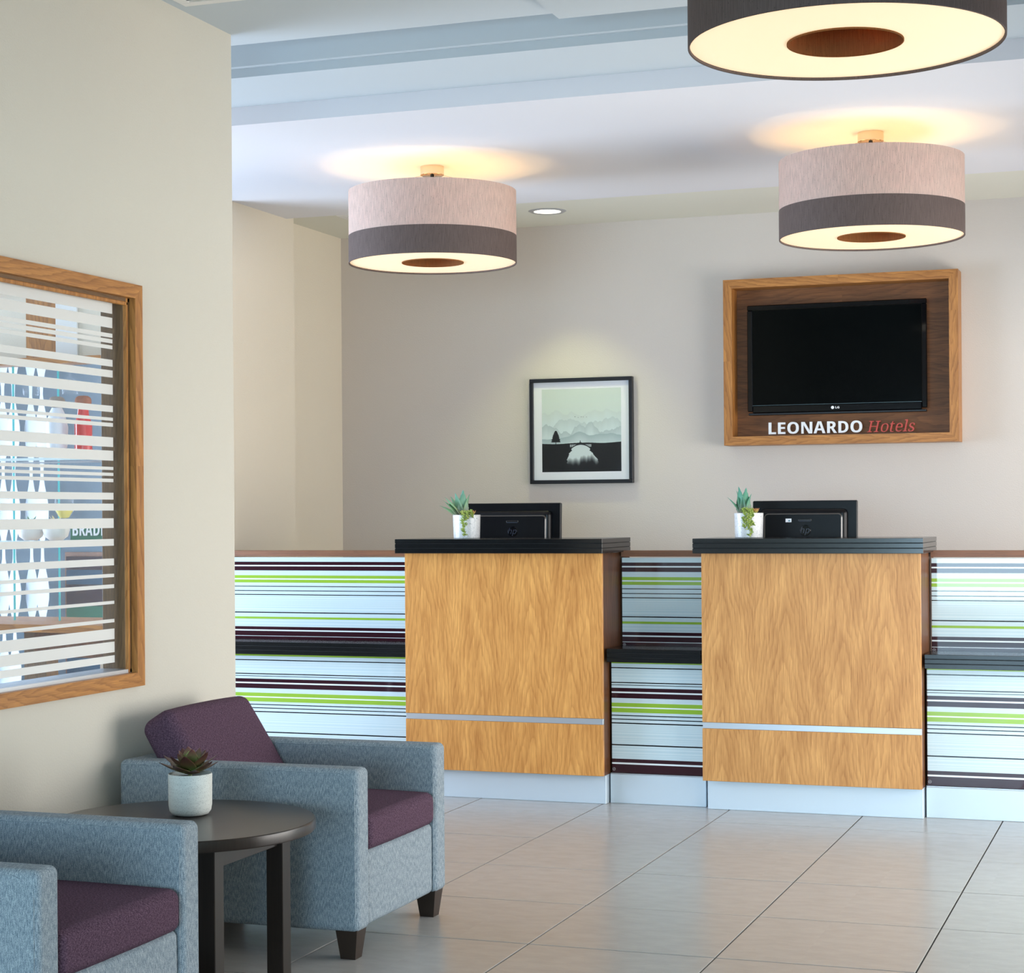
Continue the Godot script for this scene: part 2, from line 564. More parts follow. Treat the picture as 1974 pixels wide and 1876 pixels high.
func build_shell() -> void:
	# floor: slab with tiles laid on it
	var fl := structure("floor", span(MB.new(), -7.6, 1.9, -0.25, -0.004, -10.6, 5.3), M.grout)
	var variants := []
	for k in 6:
		variants.append(bx(Vector3.ZERO, Vector3(0.5885, 0.02, 0.5995), 0.0008, false, Vector2(k * 0.37, k * 0.53)).mesh())
	for i in range(-5, 5):
		for j in range(0, 15):
			var cx := -0.7375 + (i - 0.5) * 0.594 + 0.594
			var cz := -7.947 - 0.3025 + j * 0.605
			if cx - 0.3 < -3.2 and cz > -6.0 : 
				pass
			var o := part("tile", variants[rng.randi() % 6], M.tile, fl, Vector3(cx, -0.01 + rng.randf_range(-0.0004, 0.0004), cz))
			o.rotation.y = PI if rng.randf() < 0.5 else 0.0
	structure("floor_bar", span(MB.new(), -7.5, -3.72, -0.02, 0.0, -8.6, 5.0), M.tile)
	structure("floor_lobby", span(MB.new(), -3.2, 1.6, -0.02, 0.0, 0.83, 5.0), M.tile)
	structure("floor_reception", span(MB.new(), -4.7, 1.7, -0.02, 0.0, -10.25, -8.56), M.tile)
	# ceilings, stepping down towards the desk
	var ce := structure("ceiling", ceiling_mesh(), M.ceiling_high)
	part("stepped_ceiling", span(MB.new(), -7.5, 1.8, 3.025, 3.1, -7.0, -6.49), M.ceiling_high, ce)
	part("lowered_ceiling", span(MB.new(), -7.5, 1.8, 2.95, 3.1, -9.245, -6.955), M.ceiling, ce)
	part("recessed_ceiling", span(MB.new(), -4.73, 1.8, 2.985, 3.1, -10.3, -9.245), mat(rgb(230, 230, 218), 0.9, null, Vector2.ONE, 0.2), ce)
	part("ceiling_raft", span(MB.new(), -1.99, 0.35, 3.022, 3.06, -6.10, -3.2), M.ceiling_high, ce)
	structure("ceiling_entrance", span(MB.new(), 0.35, 1.6, 2.05, 3.06, -10.25, -2.4), M.ceiling)
	structure("ceiling_lobby", span(MB.new(), -3.2, 1.6, 2.36, 3.06, -2.4, 5.0), M.ceiling)
	# walls
	var wl := MB.new()
	span(wl, -3.3, -3.2, -0.1, 0.834, -5.315, -2.9)
	span(wl, -3.3, -3.2, 2.041, 3.06, -5.315, -2.9)
	span(wl, -3.3, -3.2, -0.1, 3.06, -6.02, -5.315)
	span(wl, -3.3, -3.2, -0.1, 3.06, -2.9, 5.1)
	structure("wall_left", wl, M.wall)
	structure("wall_back", span(MB.new(), -4.9, 1.8, 0, 3.06, -10.45, -10.25), M.wall_back)
	structure("wall_reception_left", span(MB.new(), -4.9, -4.723, 0, 3.06, -10.3, -9.34), M.cream)
	structure("wall_reception_pillar", span(MB.new(), -4.9, -4.585, 0, 3.06, -9.335, -8.6), M.cream)
	structure("wall_bar_back", span(MB.new(), -7.6, -4.6, 0, 3.06, -8.8, -8.6), mat(rgb(84, 102, 114), 0.85))
	# right wall with the entrance glazing
	var wr := MB.new()
	span(wr, 1.6, 1.8, 2.0, 3.06, -10.4, 5.2)
	span(wr, 1.6, 1.8, 0, 2.0, -10.4, -9.8)
	span(wr, 1.6, 1.8, 0, 2.0, -5.2, 5.2)
	structure("wall_right", wr, M.wall)
	var wb := MB.new()
	span(wb, -3.3, 1.8, 0, 0.3, 5.0, 5.2)
	span(wb, -3.3, 1.8, 2.35, 3.06, 5.0, 5.2)
	span(wb, -3.3, -2.85, 0.3, 2.35, 5.0, 5.2)
	span(wb, 1.45, 1.8, 0.3, 2.35, 5.0, 5.2)
	structure("wall_front", wb, M.wall)
	var wf := MB.new()
	span(wf, -7.6, -7.4, 2.4, 3.06, -8.7, 5.2)
	span(wf, -7.6, -7.4, 0, 0.1, -8.7, 5.2)
	span(wf, -7.6, -7.4, 0.1, 2.4, -4.5, 5.2)
	span(wf, -7.6, -7.4, 0.1, 2.4, -8.7, -8.3)
	structure("wall_bar_left", wf, M.wall)
	structure("wall_bar_front", span(MB.new(), -7.6, -3.3, 0, 3.06, 5.0, 5.2), M.wall)
	# air grilles in the ceilings
	grille(Vector3(-2.85, 3.06, -5.30), 0.59, "square white ceiling air grille at the top of the left wall")
	grille(Vector3(-4.16, 2.985, -9.60), 0.40, "small ceiling air grille behind the left banded pendant lamp")

func ceiling_mesh() -> MB:
	var b := MB.new()
	span(b, -7.6, 1.9, 3.06, 3.45, -10.6, -6.46)
	span(b, -7.6, 1.9, 3.06, 3.45, -6.15, 5.3)
	span(b, -7.6, 1.9, 3.40, 3.45, -6.46, -6.15)
	# shallow concave groove in front of the steps
	var P := []
	var N := []
	var U := []
	for k in 33:
		var s := k / 32.0
		var z := lerpf(-6.46, -6.15, s)
		var y := 3.06 + 0.28 * sin(PI * pow(1.0 - s, 2.2))
		var dy := -0.28 * cos(PI * pow(1.0 - s, 2.2)) * PI * 2.2 * pow(maxf(1.0 - s, 0.001), 1.2) / 0.31
		var nn := Vector3(0, -1, dy).normalized()
		P.append([Vector3(-7.6, y, z), Vector3(1.9, y, z)]); N.append([nn, nn]); U.append([Vector2(0, z), Vector2(9.5, z)])
	b.patch(P, N, U, true)
	return b

func grille(at: Vector3, size: float, label: String) -> void:
	var g := thing("ceiling_grille", label, "air grille", at)
	var f := MB.new()
	var h := size / 2
	span(f, -h, h, -0.012, 0.0, -h, -h + 0.04, 0.003)
	span(f, -h, h, -0.012, 0.0, h - 0.04, h, 0.003)
	span(f, -h, -h + 0.04, -0.012, 0.0, -h + 0.04, h - 0.04, 0.003)
	span(f, h - 0.04, h, -0.012, 0.0, -h + 0.04, h - 0.04, 0.003)
	part("grille_frame", f, M.white, g)
	part("grille_back", span(MB.new(), -h + 0.03, h - 0.03, -0.002, 0.0, -h + 0.03, h - 0.03), M.black, g)
	var slat := bx(Vector3.ZERO, Vector3(size - 0.08, 0.003, 0.02), 0.0006).mesh()
	var k := -h + 0.055
	while k < h - 0.045:
		var s := part("slat", slat, M.white, g, Vector3(0, -0.008, k))
		s.rotation.x = 0.5
		k += 0.025

func build_window() -> void:
	var w := Node3D.new()
	w.name = "window_1"
	w.set_meta("kind", "structure")
	add_child(w)
	var z0 := -5.315
	var z1 := -2.9
	var y0 := 0.834
	var y1 := 2.041
	# face frame, mitred
	var fx0 := -3.2
	var fx1 := -3.178
	var a := 0.045
	for side in 4:
		var b := MB.new()
		b.uo = Vector2(side * 0.31, side * 0.2)
		var q := []
		if side == 0: q = [[y1, z0], [y1 + a, z0 - a], [y1 + a, z1 + a], [y1, z1]]
		if side == 1: q = [[y0, z0], [y0 - a, z0 - a], [y0 - a, z1 + a], [y0, z1]]
		if side == 2: q = [[y0, z0], [y0 - a, z0 - a], [y1 + a, z0 - a], [y1, z0]]
		if side == 3: q = [[y0, z1], [y0 - a, z1 + a], [y1 + a, z1 + a], [y1, z1]]
		b.swap = side < 2
		var P := []
		var Q := []
		for e in q:
			P.append(Vector3(fx1, e[0], e[1])); Q.append(Vector3(fx0, e[0], e[1]))
		b.face(P, Vector3(1, 0, 0))
		b.face(Q, Vector3(-1, 0, 0))
		var mid: Vector3 = (P[0] + P[1] + P[2] + P[3] + Q[0] + Q[1] + Q[2] + Q[3]) / 8.0
		for k in 4:
			var k2 := (k + 1) % 4
			b.face([P[k], P[k2], Q[k2], Q[k]], (P[k] + P[k2] + Q[k] + Q[k2]) / 4.0 - mid)
		var o := part("window_frame", b, M.walnut, w)
	# lining and glazing beads
	part("window_jamb", span(MB.new(), -3.30, -3.2, y0, y1, z0 - 0.012, z0 + 0.012, 0.001), M.jamb, w)
	part("window_jamb", span(MB.new(), -3.30, -3.2, y0, y1, z1 - 0.012, z1 + 0.012, 0.001), M.jamb, w)
	var hd := MB.new()
	hd.swap = true
	part("window_head", span(hd, -3.30, -3.2, y1 - 0.012, y1, z0, z1), M.jamb, w)
	var sl := MB.new()
	sl.swap = true
	part("window_sill", span(sl, -3.30, -3.2, y0, y0 + 0.012, z0, z1), M.alu, w)
	part("glazing_bead", span(MB.new(), -3.212, -3.198, y0, y1, z0 + 0.012, z0 + 0.022, 0.002), M.walnut, w)
	part("glazing_bead", span(MB.new(), -3.212, -3.198, y1 - 0.024, y1 - 0.012, z0 + 0.012, z1, 0.002), M.walnut, w)
	part("window_pane", span(MB.new(), -3.244, -3.238, y0 + 0.012, y1 - 0.012, z0 + 0.012, z1 - 0.012), M.clear, w)
	# frosted film stripes stuck on the pane
	var st := [[2.024, 1.989], [1.976, 1.943], [1.925, 1.912], [1.907, 1.894], [1.887, 1.875], [1.841, 1.819], [1.807, 1.784], [1.761, 1.729], [1.693, 1.673], [1.655, 1.645], [1.638, 1.626], [1.592, 1.561], [1.549, 1.517], [1.497, 1.487], [1.478, 1.468], [1.459, 1.448], [1.414, 1.392], [1.379, 1.357], [1.332, 1.301], [1.266, 1.244], [1.203, 1.181], [1.154, 1.143], [1.12, 1.108], [1.067, 1.057], [1.009, 0.998], [0.978, 0.944], [0.936, 0.902], [0.892, 0.869]]
	for s in st:
		part("frosted_stripe", span(MB.new(), -3.2378, -3.2370, s[1], s[0], -5.272, z1 - 0.03), M.film, w)

func granite_slabs(parent: Node3D, x0: float, x1: float, y0: float, y1: float, z0: float, z1: float) -> void:
	var n := 3
	var step := (y1 - y0) / n
	for k in n:
		var b := MB.new()
		b.uo = Vector2(k * 0.05, k * 0.07)
		part("slab", span(b, x0, x1, y0 + step * k + (0.0018 if k > 0 else 0.0), y0 + step * (k + 1), z0, z1, 0.0014), M.granite, parent)
		if k > 0:
			part("joint", span(MB.new(), x0 + 0.003, x1 - 0.003, y0 + step * k - 0.001, y0 + step * k + 0.003, z0 + 0.003, z1 - 0.003), M.joint, parent)

func build_reception() -> void:
	var zf := -8.24
	var desks := [[-3.477, -2.501, "left"], [-2.036, -1.067, "right"]]
	for d in 2:
		var x0: float = desks[d][0]
		var x1: float = desks[d][1]
		var g := thing("reception_pedestal", ["honey wood veneer reception pedestal beside the armchairs, left of the two", "honey wood veneer reception pedestal below the television, right of the two"][d], "reception desk", Vector3((x0 + x1) / 2, 0, -8.40), "wooden reception pedestals")
		var w := (x1 - x0) / 2
		var zz := zf + 8.40
		# u offset of the veneer so that the two fronts differ
		var u0 := 0.4925
		var oak: Material = M.oak if d == 0 else M.oak_second
		var up := MB.new()
		up.uo = Vector2(u0, 1.2)
		part("front_panel", span(up, -w, w, 0.396, 1.153, zz - 0.02, zz, 0.0012), oak, g)
		var lo := MB.new()
		lo.uo = Vector2(u0, 1.34)
		part("kick_panel", span(lo, -w, w, 0.133, 0.368, zz - 0.02, zz, 0.0012), oak, g)
		part("metal_strip", span(MB.new(), -w + 0.002, w, 0.3685, 0.3955, zz - 0.02, zz - 0.001, 0.0008), M.alu, g)
		for s in [-1, 1]:
			part("side_panel", span(MB.new(), s * w - s * 0.001, s * w - s * 0.022, 0.133, 1.153, zz - 0.46, zz - 0.0205), M.walnut_dark, g)
		part("carcass", span(MB.new(), -w + 0.022, w - 0.022, 0.133, 1.153, zz - 0.44, zz - 0.021), M.walnut_dark, g)
		part("desk_shelf", span(MB.new(), -w, w, 0.70, 0.74, zz - 1.0, zz - 0.461), M.walnut_dark, g)
		part("shelf_support", span(MB.new(), -w + 0.02, -w + 0.05, 0.0, 0.70, zz - 0.98, zz - 0.50), M.walnut_dark, g)
		part("shelf_support", span(MB.new(), w - 0.05, w - 0.02, 0.0, 0.70, zz - 0.98, zz - 0.50), M.walnut_dark, g)
		part("plinth", span(MB.new(), -w + 0.012, w - 0.001, 0.0, 0.132, zz - 0.40, zz - 0.045, 0.002), M.steel, g)
		var t := thing("granite_worktop", ["black layered granite top carrying the marbled pot by the picture side, on the left pedestal", "black layered granite top under the second monitor, on the right pedestal"][d], "worktop", Vector3((x0 + x1) / 2, 1.1535, -8.41), "black granite worktops")
		granite_slabs(t, -w - 0.025, w + 0.02, 0.0, 0.0665, -0.235, 0.23)
	# low front walls between and beside the pedestals
	var secs := [[-4.57, -3.484, "beside the wall corner behind the blue armchair"], [-2.494, -2.043, "between the two wooden pedestals"], [-1.060, 1.55, "at the far right, right of both pedestals"]]
	for k in 3:
		var x0: float = secs[k][0]
		var x1: float = secs[k][1]
		var g := thing("desk_front", "striped glass desk front " + secs[k][2], "desk front", Vector3(x0, 0, -8.5), "striped glass desk fronts")
		var L := x1 - x0
		var z := 8.5
		part("core", span(MB.new(), 0.0, L, 0.12, 1.12, -8.60 + z, -8.545 + z), M.walnut_dark, g)
		part("lower_core", span(MB.new(), 0.0, L, 0.136, 0.652, -8.544 + z, -8.356 + z), M.walnut_dark, g)
		part("upper_glass", span(MB.new(), 0.003, L - 0.003, 0.700, 1.1255, -8.5445 + z, -8.53 + z, 0.001), M.print_upper, g)
		part("lower_glass", span(MB.new(), 0.003, L - 0.003, 0.138, 0.6515, -8.3555 + z, -8.345 + z, 0.001), M.print_lower, g)
		var r := MB.new()
		r.swap = true
		r.uo = Vector2(k * 0.3, k * 0.21)
		part("wood_rail", span(r, 0.0, L, 1.1305, 1.159, -8.62 + z, -8.525 + z, 0.001), M.rail, g)
		part("plinth", span(MB.new(), 0.0, L, 0.0, 0.134, -8.46 + z, -8.328 + z, 0.002), M.steel, g)
		part("plinth_trim", span(MB.new(), 0.0, L, 0.1345, 0.1375, -8.36 + z, -8.336 + z), M.alu, g)
		# small round maker's mark in the corner of each pane
		for yy in ([0.716, 0.155] if k > 0 else [0.155]):
			var ring := MB.new()
			var P := []
			var R := []
			for j in 17:
				P.append(Vector3(cos(TAU * j / 16) * 0.0065, sin(TAU * j / 16) * 0.0065, 0)); R.append(0.0005)
			ring.tube(P, R, 4, false)
			span(ring, -0.002, 0.002, -0.0008, 0.0008, -0.0004, 0.0004)
			part("maker_mark", ring, M.letter_white, g, Vector3(0.013, yy, (-8.5296 if yy > 0.6 else -8.3446) + z))
		var l := thing("granite_ledge", "narrow black granite ledge on the striped glass " + secs[k][2], "ledge", Vector3(x0, 0.654, -8.41), "narrow granite ledges")
		granite_slabs(l, 0.004 if k > 0 else 0.0, L - 0.004, 0.0, 0.0615, -0.118, 0.145 if k > 0 else 0.11)
	# computer monitors seen from the back
	for d in 2:
		monitor(Vector3([-3.165, -1.695][d], 0.742, -8.90), d)

func monitor(at: Vector3, d: int) -> void:
	var g := thing("computer_monitor", ["black computer monitor seen from behind, on the left pedestal, without a sticker", "black computer monitor seen from behind, with a white sticker, on the right pedestal"][d], "monitor", at, "black monitors on the desk")
	var body := Node3D.new()
	body.name = "screen_unit"
	g.add_child(body)
	body.position = Vector3(0, 0.485, 0)
	body.rotation.x = -0.05
	body.rotation.y = 0.0
	var W := 0.50
	var H := 0.325
	part("bezel", bx(Vector3(0, 0, -0.012), Vector3(W, H, 0.024), 0.004), M.shell, body)
	part("display", bx(Vector3(0, 0, -0.0245), Vector3(W - 0.03, H - 0.03, 0.002)), M.screen, body)
	# stepped dome of the back
	var b := MB.new()
	b.rbox(Vector3(0.0, -0.012, 0.012), Vector3(0.415, 0.27, 0.05), 0.024, Vector3.ZERO, 4)
	part("back_cover", b, M.shell, body)
	var c := MB.new()
	var r := 0.02
	var hx := 0.187
	var hy := 0.112
	var outline := PackedVector2Array()
	var inner := PackedVector2Array()
	for q in [[1, 1, 0.0], [-1, 1, PI / 2], [-1, -1, PI], [1, -1, 1.5 * PI]]:
		for j in 5:
			var an: float = q[2] + PI / 2 * j / 4
			outline.append(Vector2(q[0] * (hx - r) + cos(an) * r, q[1] * (hy - r) + sin(an) * r - 0.012))
			inner.append(Vector2(q[0] * (hx - r) + cos(an) * (r - 0.006), q[1] * (hy - r) + sin(an) * (r - 0.006) - 0.012))
	for k in outline.size():
		var k2 := (k + 1) % outline.size()
		c.face([Vector3(outline[k].x, outline[k].y, 0.037), Vector3(outline[k2].x, outline[k2].y, 0.037), Vector3(inner[k2].x, inner[k2].y, 0.043), Vector3(inner[k].x, inner[k].y, 0.043)], Vector3(outline[k].x, outline[k].y, 0.3))
	part("cover_rim", c, mat(rgb(52, 50, 46), 0.25, null, Vector2.ONE, 0.8), body)
	var p := MB.new()
	p.slab(inner, 0.036, 0.043)
	part("back_panel", p, M.shell, body)
	var slot := MB.new()
	slot.rbox(Vector3(0, 0, 0), Vector3(0.064, 0.011, 0.006), 0.003)
	part("vent_slot", slot, mat(rgb(3, 3, 4), 0.3), body, Vector3(0.01, 0.068, 0.0425))
	var lip := MB.new()
	lip.rbox(Vector3(0, 0, 0), Vector3(0.058, 0.003, 0.004), 0.0014)
	part("slot_lip", lip, mat(rgb(70, 76, 90), 0.25), body, Vector3(0.01, 0.0625, 0.045))
	var disc := MB.new()
	disc.lathe(Vector3.ZERO, [Vector2(0.0001, 0.002), Vector2(0.024, 0.002), Vector2(0.024, 0.002), Vector2(0.026, 0.0)], 32)
	var o := part("emblem_disc", disc, M.gloss, body, Vector3(0.012, 0.018, 0.0432))
	o.rotation.x = PI / 2
	var tm := TextMesh.new()
	tm.font = SystemFont.new()
	tm.font.font_names = PackedStringArray(["Droid Sans"])
	tm.font.font_italic = true
	tm.text = "hp"
	tm.font_size = 24; tm.pixel_size = 0.0017; tm.depth = 0.002
	part("emblem", sheared(tm, 0.25), mat(rgb(46, 50, 62), 0.2), body, Vector3(0.012, 0.020, 0.0455))
	if d == 1:
		part("sticker", bx(Vector3(-0.068, 0.066, 0.0436), Vector3(0.028, 0.017, 0.0008)), M.letter_white, body)
		part("sticker_print", bx(Vector3(-0.0645, 0.0645, 0.0441), Vector3(0.010, 0.006, 0.0004)), mat(rgb(86, 140, 156), 0.5), body)
	part("stand_neck", bx(Vector3(0, 0.17, 0.03), Vector3(0.09, 0.33, 0.03), 0.006), M.shell, g)
	var base := MB.new()
	base.lathe(Vector3.ZERO, [Vector2(0.001, 0.014), Vector2(0.10, 0.012), Vector2(0.115, 0.006), Vector2(0.117, 0.0), Vector2(0.117, 0.0), Vector2(0.001, 0.0)], 32)
	part("stand_base", base, M.shell, g)

func sheared(tm: TextMesh, k: float) -> ArrayMesh:
	var out := ArrayMesh.new()
	for s in tm.get_surface_count():
		var arr := tm.surface_get_arrays(s)
		var vv: PackedVector3Array = arr[Mesh.ARRAY_VERTEX]
		for i in vv.size(): vv[i].x += vv[i].y * k
		arr[Mesh.ARRAY_VERTEX] = vv
		var clean := []
		clean.resize(Mesh.ARRAY_MAX)
		for slot in [Mesh.ARRAY_VERTEX, Mesh.ARRAY_NORMAL, Mesh.ARRAY_TEX_UV, Mesh.ARRAY_INDEX]: clean[slot] = arr[slot]
		out.add_surface_from_arrays(Mesh.PRIMITIVE_TRIANGLES, clean)
	return out

# one mesh per letter, laid out between x0 and x1, cap height h
func lettering(parent: Node3D, text: String, fontname: String, bold: bool, x0: float, x1: float, y: float, z: float, h: float, depth: float, m: Material, shear := 0.0) -> void:
	var f := SystemFont.new()
	f.font_names = PackedStringArray([fontname])
	f.font_weight = 700 if bold else 400
	var cap := TextMesh.new()
	cap.font = f; cap.font_size = 64; cap.pixel_size = 0.01; cap.depth = 0.01
	cap.text = "H"
	var ps := 0.01 * h / cap.get_aabb().size.y
	var widths := []
	var total := 0.0
	for ch in text:
		var adv := f.get_string_size(ch, HORIZONTAL_ALIGNMENT_LEFT, -1, 64).x * ps
		widths.append(adv)
		total += adv
	var sx := (x1 - x0) / total
	var at := x0
	for k in text.length():
		var tm := TextMesh.new()
		tm.font = f; tm.font_size = 64; tm.pixel_size = ps; tm.depth = depth
		tm.horizontal_alignment = HORIZONTAL_ALIGNMENT_LEFT
		tm.vertical_alignment = VERTICAL_ALIGNMENT_BOTTOM
		tm.text = text[k]
		var me := sheared(tm, shear)
		var asc := f.get_ascent(64) * ps
		var desc := f.get_descent(64) * ps
		var o := part("letter", me, m, parent, Vector3(at, y - desc, z))
		o.scale = Vector3(sx, 1, 1)
		at += widths[k] * sx

func build_back_wall_things() -> void:
	var zb := -10.25
	# wooden wall box with the television
	var g := thing("display_box", "deep walnut wall box framing the television above the right pedestal", "wall frame", Vector3(-1.733, 1.70, zb))
	var w := 0.6295
	var h := 0.906
	var a := 0.048
	for side in 4:
		var b := MB.new()
		b.uo = Vector2(side * 0.37, side * 0.23)
		b.swap = side < 2
		var q := []
		if side == 0: q = [[-w, h], [w, h], [w - a, h - a], [-w + a, h - a]]
		if side == 1: q = [[-w, 0.0], [w, 0.0], [w - a, a], [-w + a, a]]
		if side == 2: q = [[-w, 0.0], [-w, h], [-w + a, h - a], [-w + a, a]]
		if side == 3: q = [[w, 0.0], [w, h], [w - a, h - a], [w - a, a]]
		var P := []
		var Q := []
		for e in q:
			P.append(Vector3(e[0], e[1], 0.15)); Q.append(Vector3(e[0], e[1], 0.0))
		b.face(P, Vector3(0, 0, 1))
		b.face(Q, Vector3(0, 0, -1))
		var mid: Vector3 = (P[0] + P[2] + Q[0] + Q[2] + P[1] + P[3] + Q[1] + Q[3]) / 8.0
		for k in 4:
			var k2 := (k + 1) % 4
			b.face([P[k], P[k2], Q[k2], Q[k]], (P[k] + P[k2] + Q[k] + Q[k2]) / 4.0 - mid)
		part("frame_board", b, M.walnut, g)
	var bk := MB.new()
	bk.swap = true
	part("backing_panel", span(bk, -w + a, w - a, a, h - a, 0.0, 0.025), M.backing, g)
	# television
	var t := thing("television", "flat black television hanging in the walnut wall box", "television", Vector3(-1.7545, 1.863, zb + 0.025))
	var W := 0.4835
	var H := 0.600
	part("wall_mount", bx(Vector3(0, 0.3, 0.012), Vector3(0.3, 0.25, 0.024)), M.black, t)
	part("rear_shell", bx(Vector3(0, 0.3, 0.042), Vector3(0.9, 0.53, 0.04), 0.012), M.black, t)
	var fr := MB.new()
	var bw := 0.028
	span(fr, -W, W, H - bw, H, 0.062, 0.092, 0.004)
	span(fr, -W, -W + bw, 0.02, H - bw, 0.062, 0.092, 0.004)
	span(fr, W - bw, W, 0.02, H - bw, 0.062, 0.092, 0.004)
	part("bezel", fr, M.gloss, t)
	part("lower_bezel", span(MB.new(), -W + bw, W - bw, 0.012, 0.052, 0.062, 0.092, 0.004), M.gloss, t)
	part("bezel_trim", span(MB.new(), -W + 0.004, W - 0.004, 0.0, 0.0125, 0.060, 0.086, 0.004), M.black, t)
	part("trim_line", span(MB.new(), -W + bw, W - bw, 0.052, 0.0545, 0.080, 0.0915), mat(rgb(70, 90, 96), 0.2), t)
	part("screen", span(MB.new(), -W + bw, W - bw, 0.0545, H - bw, 0.066, 0.086), M.screen, t)
	var dot := MB.new()
	dot.lathe(Vector3.ZERO, [Vector2(0.0001, 0.001), Vector2(0.0085, 0.001), Vector2(0.0085, 0.001), Vector2(0.0085, 0.0)], 20)
	var o := part("logo_disc", dot, M.letter_white, t, Vector3(-0.018, 0.033, 0.0922))
	o.rotation.x = PI / 2
	lettering(t, "LG", "Droid Sans", true, -0.005, 0.020, 0.0275, 0.0925, 0.011, 0.001, M.letter_white)
	# lettering standing on a clear strip inside the box
	var s := thing("hotel_sign", "white and red raised lettering standing below the television", "sign", Vector3(0, 1.748, zb + 0.10))
	part("clear_strip", span(MB.new(), -2.15, -1.33, 0.0, 0.004, -0.02, 0.03), M.clear, s)
	lettering(s, "LEONARDO", "Droid Sans", true, -2.134, -1.612, 0.011, 0.0, 0.063, 0.012, M.letter_white)
	lettering(s, "Hotels", "Droid Serif", false, -1.598, -1.345, 0.011, 0.0, 0.060, 0.012, M.letter_red, 0.22)
	# framed print
	var p := thing("framed_print", "black framed print of a bridge and hills on the back wall", "picture", Vector3(-3.222, 1.505, zb))
	var pw := 0.306
	var ph := 0.601
	var fa := 0.021
	part("frame_rail", span(MB.new(), -pw, pw, ph - fa, ph, 0.0, 0.035, 0.0015), M.frame_black, p)
	part("frame_rail", span(MB.new(), -pw, pw, 0.0, fa, 0.0, 0.035, 0.0015), M.frame_black, p)
	part("frame_stile", span(MB.new(), -pw, -pw + fa, fa, ph - fa, 0.0, 0.035, 0.0015), M.frame_black, p)
	part("frame_stile", span(MB.new(), pw - fa, pw, fa, ph - fa, 0.0, 0.035, 0.0015), M.frame_black, p)
	part("mount_board", span(MB.new(), -pw + fa, pw - fa, fa, ph - fa, 0.0, 0.018), M.mount, p)
	var aw := 0.236
	var art := MB.new()
	art.face([Vector3(-aw, 0.067, 0.0186), Vector3(aw, 0.067, 0.0186), Vector3(aw, 0.540, 0.0186), Vector3(-aw, 0.540, 0.0186)], Vector3(0, 0, 1))
	for k in art.v.size():
		art.t[k] = Vector2((art.v[k].x + aw) / (2 * aw), (0.540 - art.v[k].y) / 0.473)
	part("print_sheet", art, mat(Color.WHITE, 0.7, art_image()), p)
	part("picture_glass", span(MB.new(), -pw + fa, pw - fa, fa, ph - fa, 0.024, 0.026), M.picture_glass, p)

func art_image() -> ImageTexture:
	var hn := noise(91, 0.008, 4)
	var edge := noise(92, 0.06, 3)
	return image(512, 512, func(x: int, y: int) -> Color:
		var u := x / 512.0
		var v := y / 512.0
		var q := rgb(200, 212, 205).lerp(rgb(206, 220, 218), v)
		# layers of hills
		var hills := [[0.29, 0.05, 196, 208, 204], [0.41, 0.06, 186, 200, 200], [0.47, 0.07, 174, 190, 192], [0.56, 0.08, 160, 178, 182]]
		for k in 4:
			var hk: Array = hills[k]
			var top: float = hk[0] + hk[1] * hn.get_noise_2d(x * 0.8 + k * 700.0, k * 300.0) * 2.0
			if k == 3: top = 0.60 - 0.085 * exp(-pow((u - 0.47) / 0.13, 2.0)) - 0.06 * exp(-pow((u - 0.83) / 0.2, 2.0)) + 0.02 * hn.get_noise_2d(x, 40.0)
			if v > top: q = rgb(hk[2], hk[3], hk[4]).lerp(rgb(204, 218, 218), clampf((v - top) / 0.14, 0, 1))
		# birds
		for b in [[0.42, 0.335], [0.46, 0.345], [0.50, 0.338], [0.525, 0.34], [0.565, 0.342]]:
			if absf(u - b[0]) < 0.004 and absf(v - b[1]) < 0.003: q = rgb(90, 100, 104)
		# dark banks and bridge
		var ground := 0.655 + 0.006 * sin(u * 9.0) - 0.012 * smoothstep(0.7, 1.0, u)
		if v > ground:
			q = rgb(9, 11, 15)
			var e := 0.02 * edge.get_noise_2d(0.0, y * 1.0)
			var half := 0.115 + 0.085 * smoothstep(0.70, 0.9, v) + e
			var cx := 0.49 + 0.03 * smoothstep(0.75, 0.92, v)
			var arch := 0.675 + 0.055 * pow(absf(u - 0.49) / 0.13, 2.0)
			if absf(u - cx) < half and v > arch:
				var fog := clampf((v - 0.82 + 0.05 * hn.get_noise_2d(x * 3.0, 9.0) - 0.08 * (0.55 - u)) / 0.09, 0, 1)
				q = rgb(202, 214, 214).lerp(rgb(14, 16, 20), fog)
			elif absf(u - 0.49) < 0.135 and v < 0.70 and v > 0.668 and absf(u - 0.49) > 0.06 and v < arch - 0.012:
				if int(u * 512.0) % 7 < 4: q = rgb(198, 210, 210)
		# tree
		var tv := (v - 0.50) / 0.14
		if tv > 0 and tv < 1.0 and absf(u - 0.175) < 0.066 * pow(tv, 0.7) * (0.85 + 0.3 * edge.get_noise_2d(y * 3.0, 5.0)) + 0.006: q = rgb(10, 13, 17)
		if absf(u - 0.175) < 0.004 and v > 0.6 and v < 0.67: q = rgb(20, 24, 30)
		# cyclist
		if Vector2(u - 0.478, (v - 0.648)).length() < 0.007 or Vector2(u - 0.493, v - 0.648).length() < 0.007 or (absf(u - 0.483) < 0.004 and v > 0.622 and v < 0.648): q = rgb(40, 46, 50)
		return q)

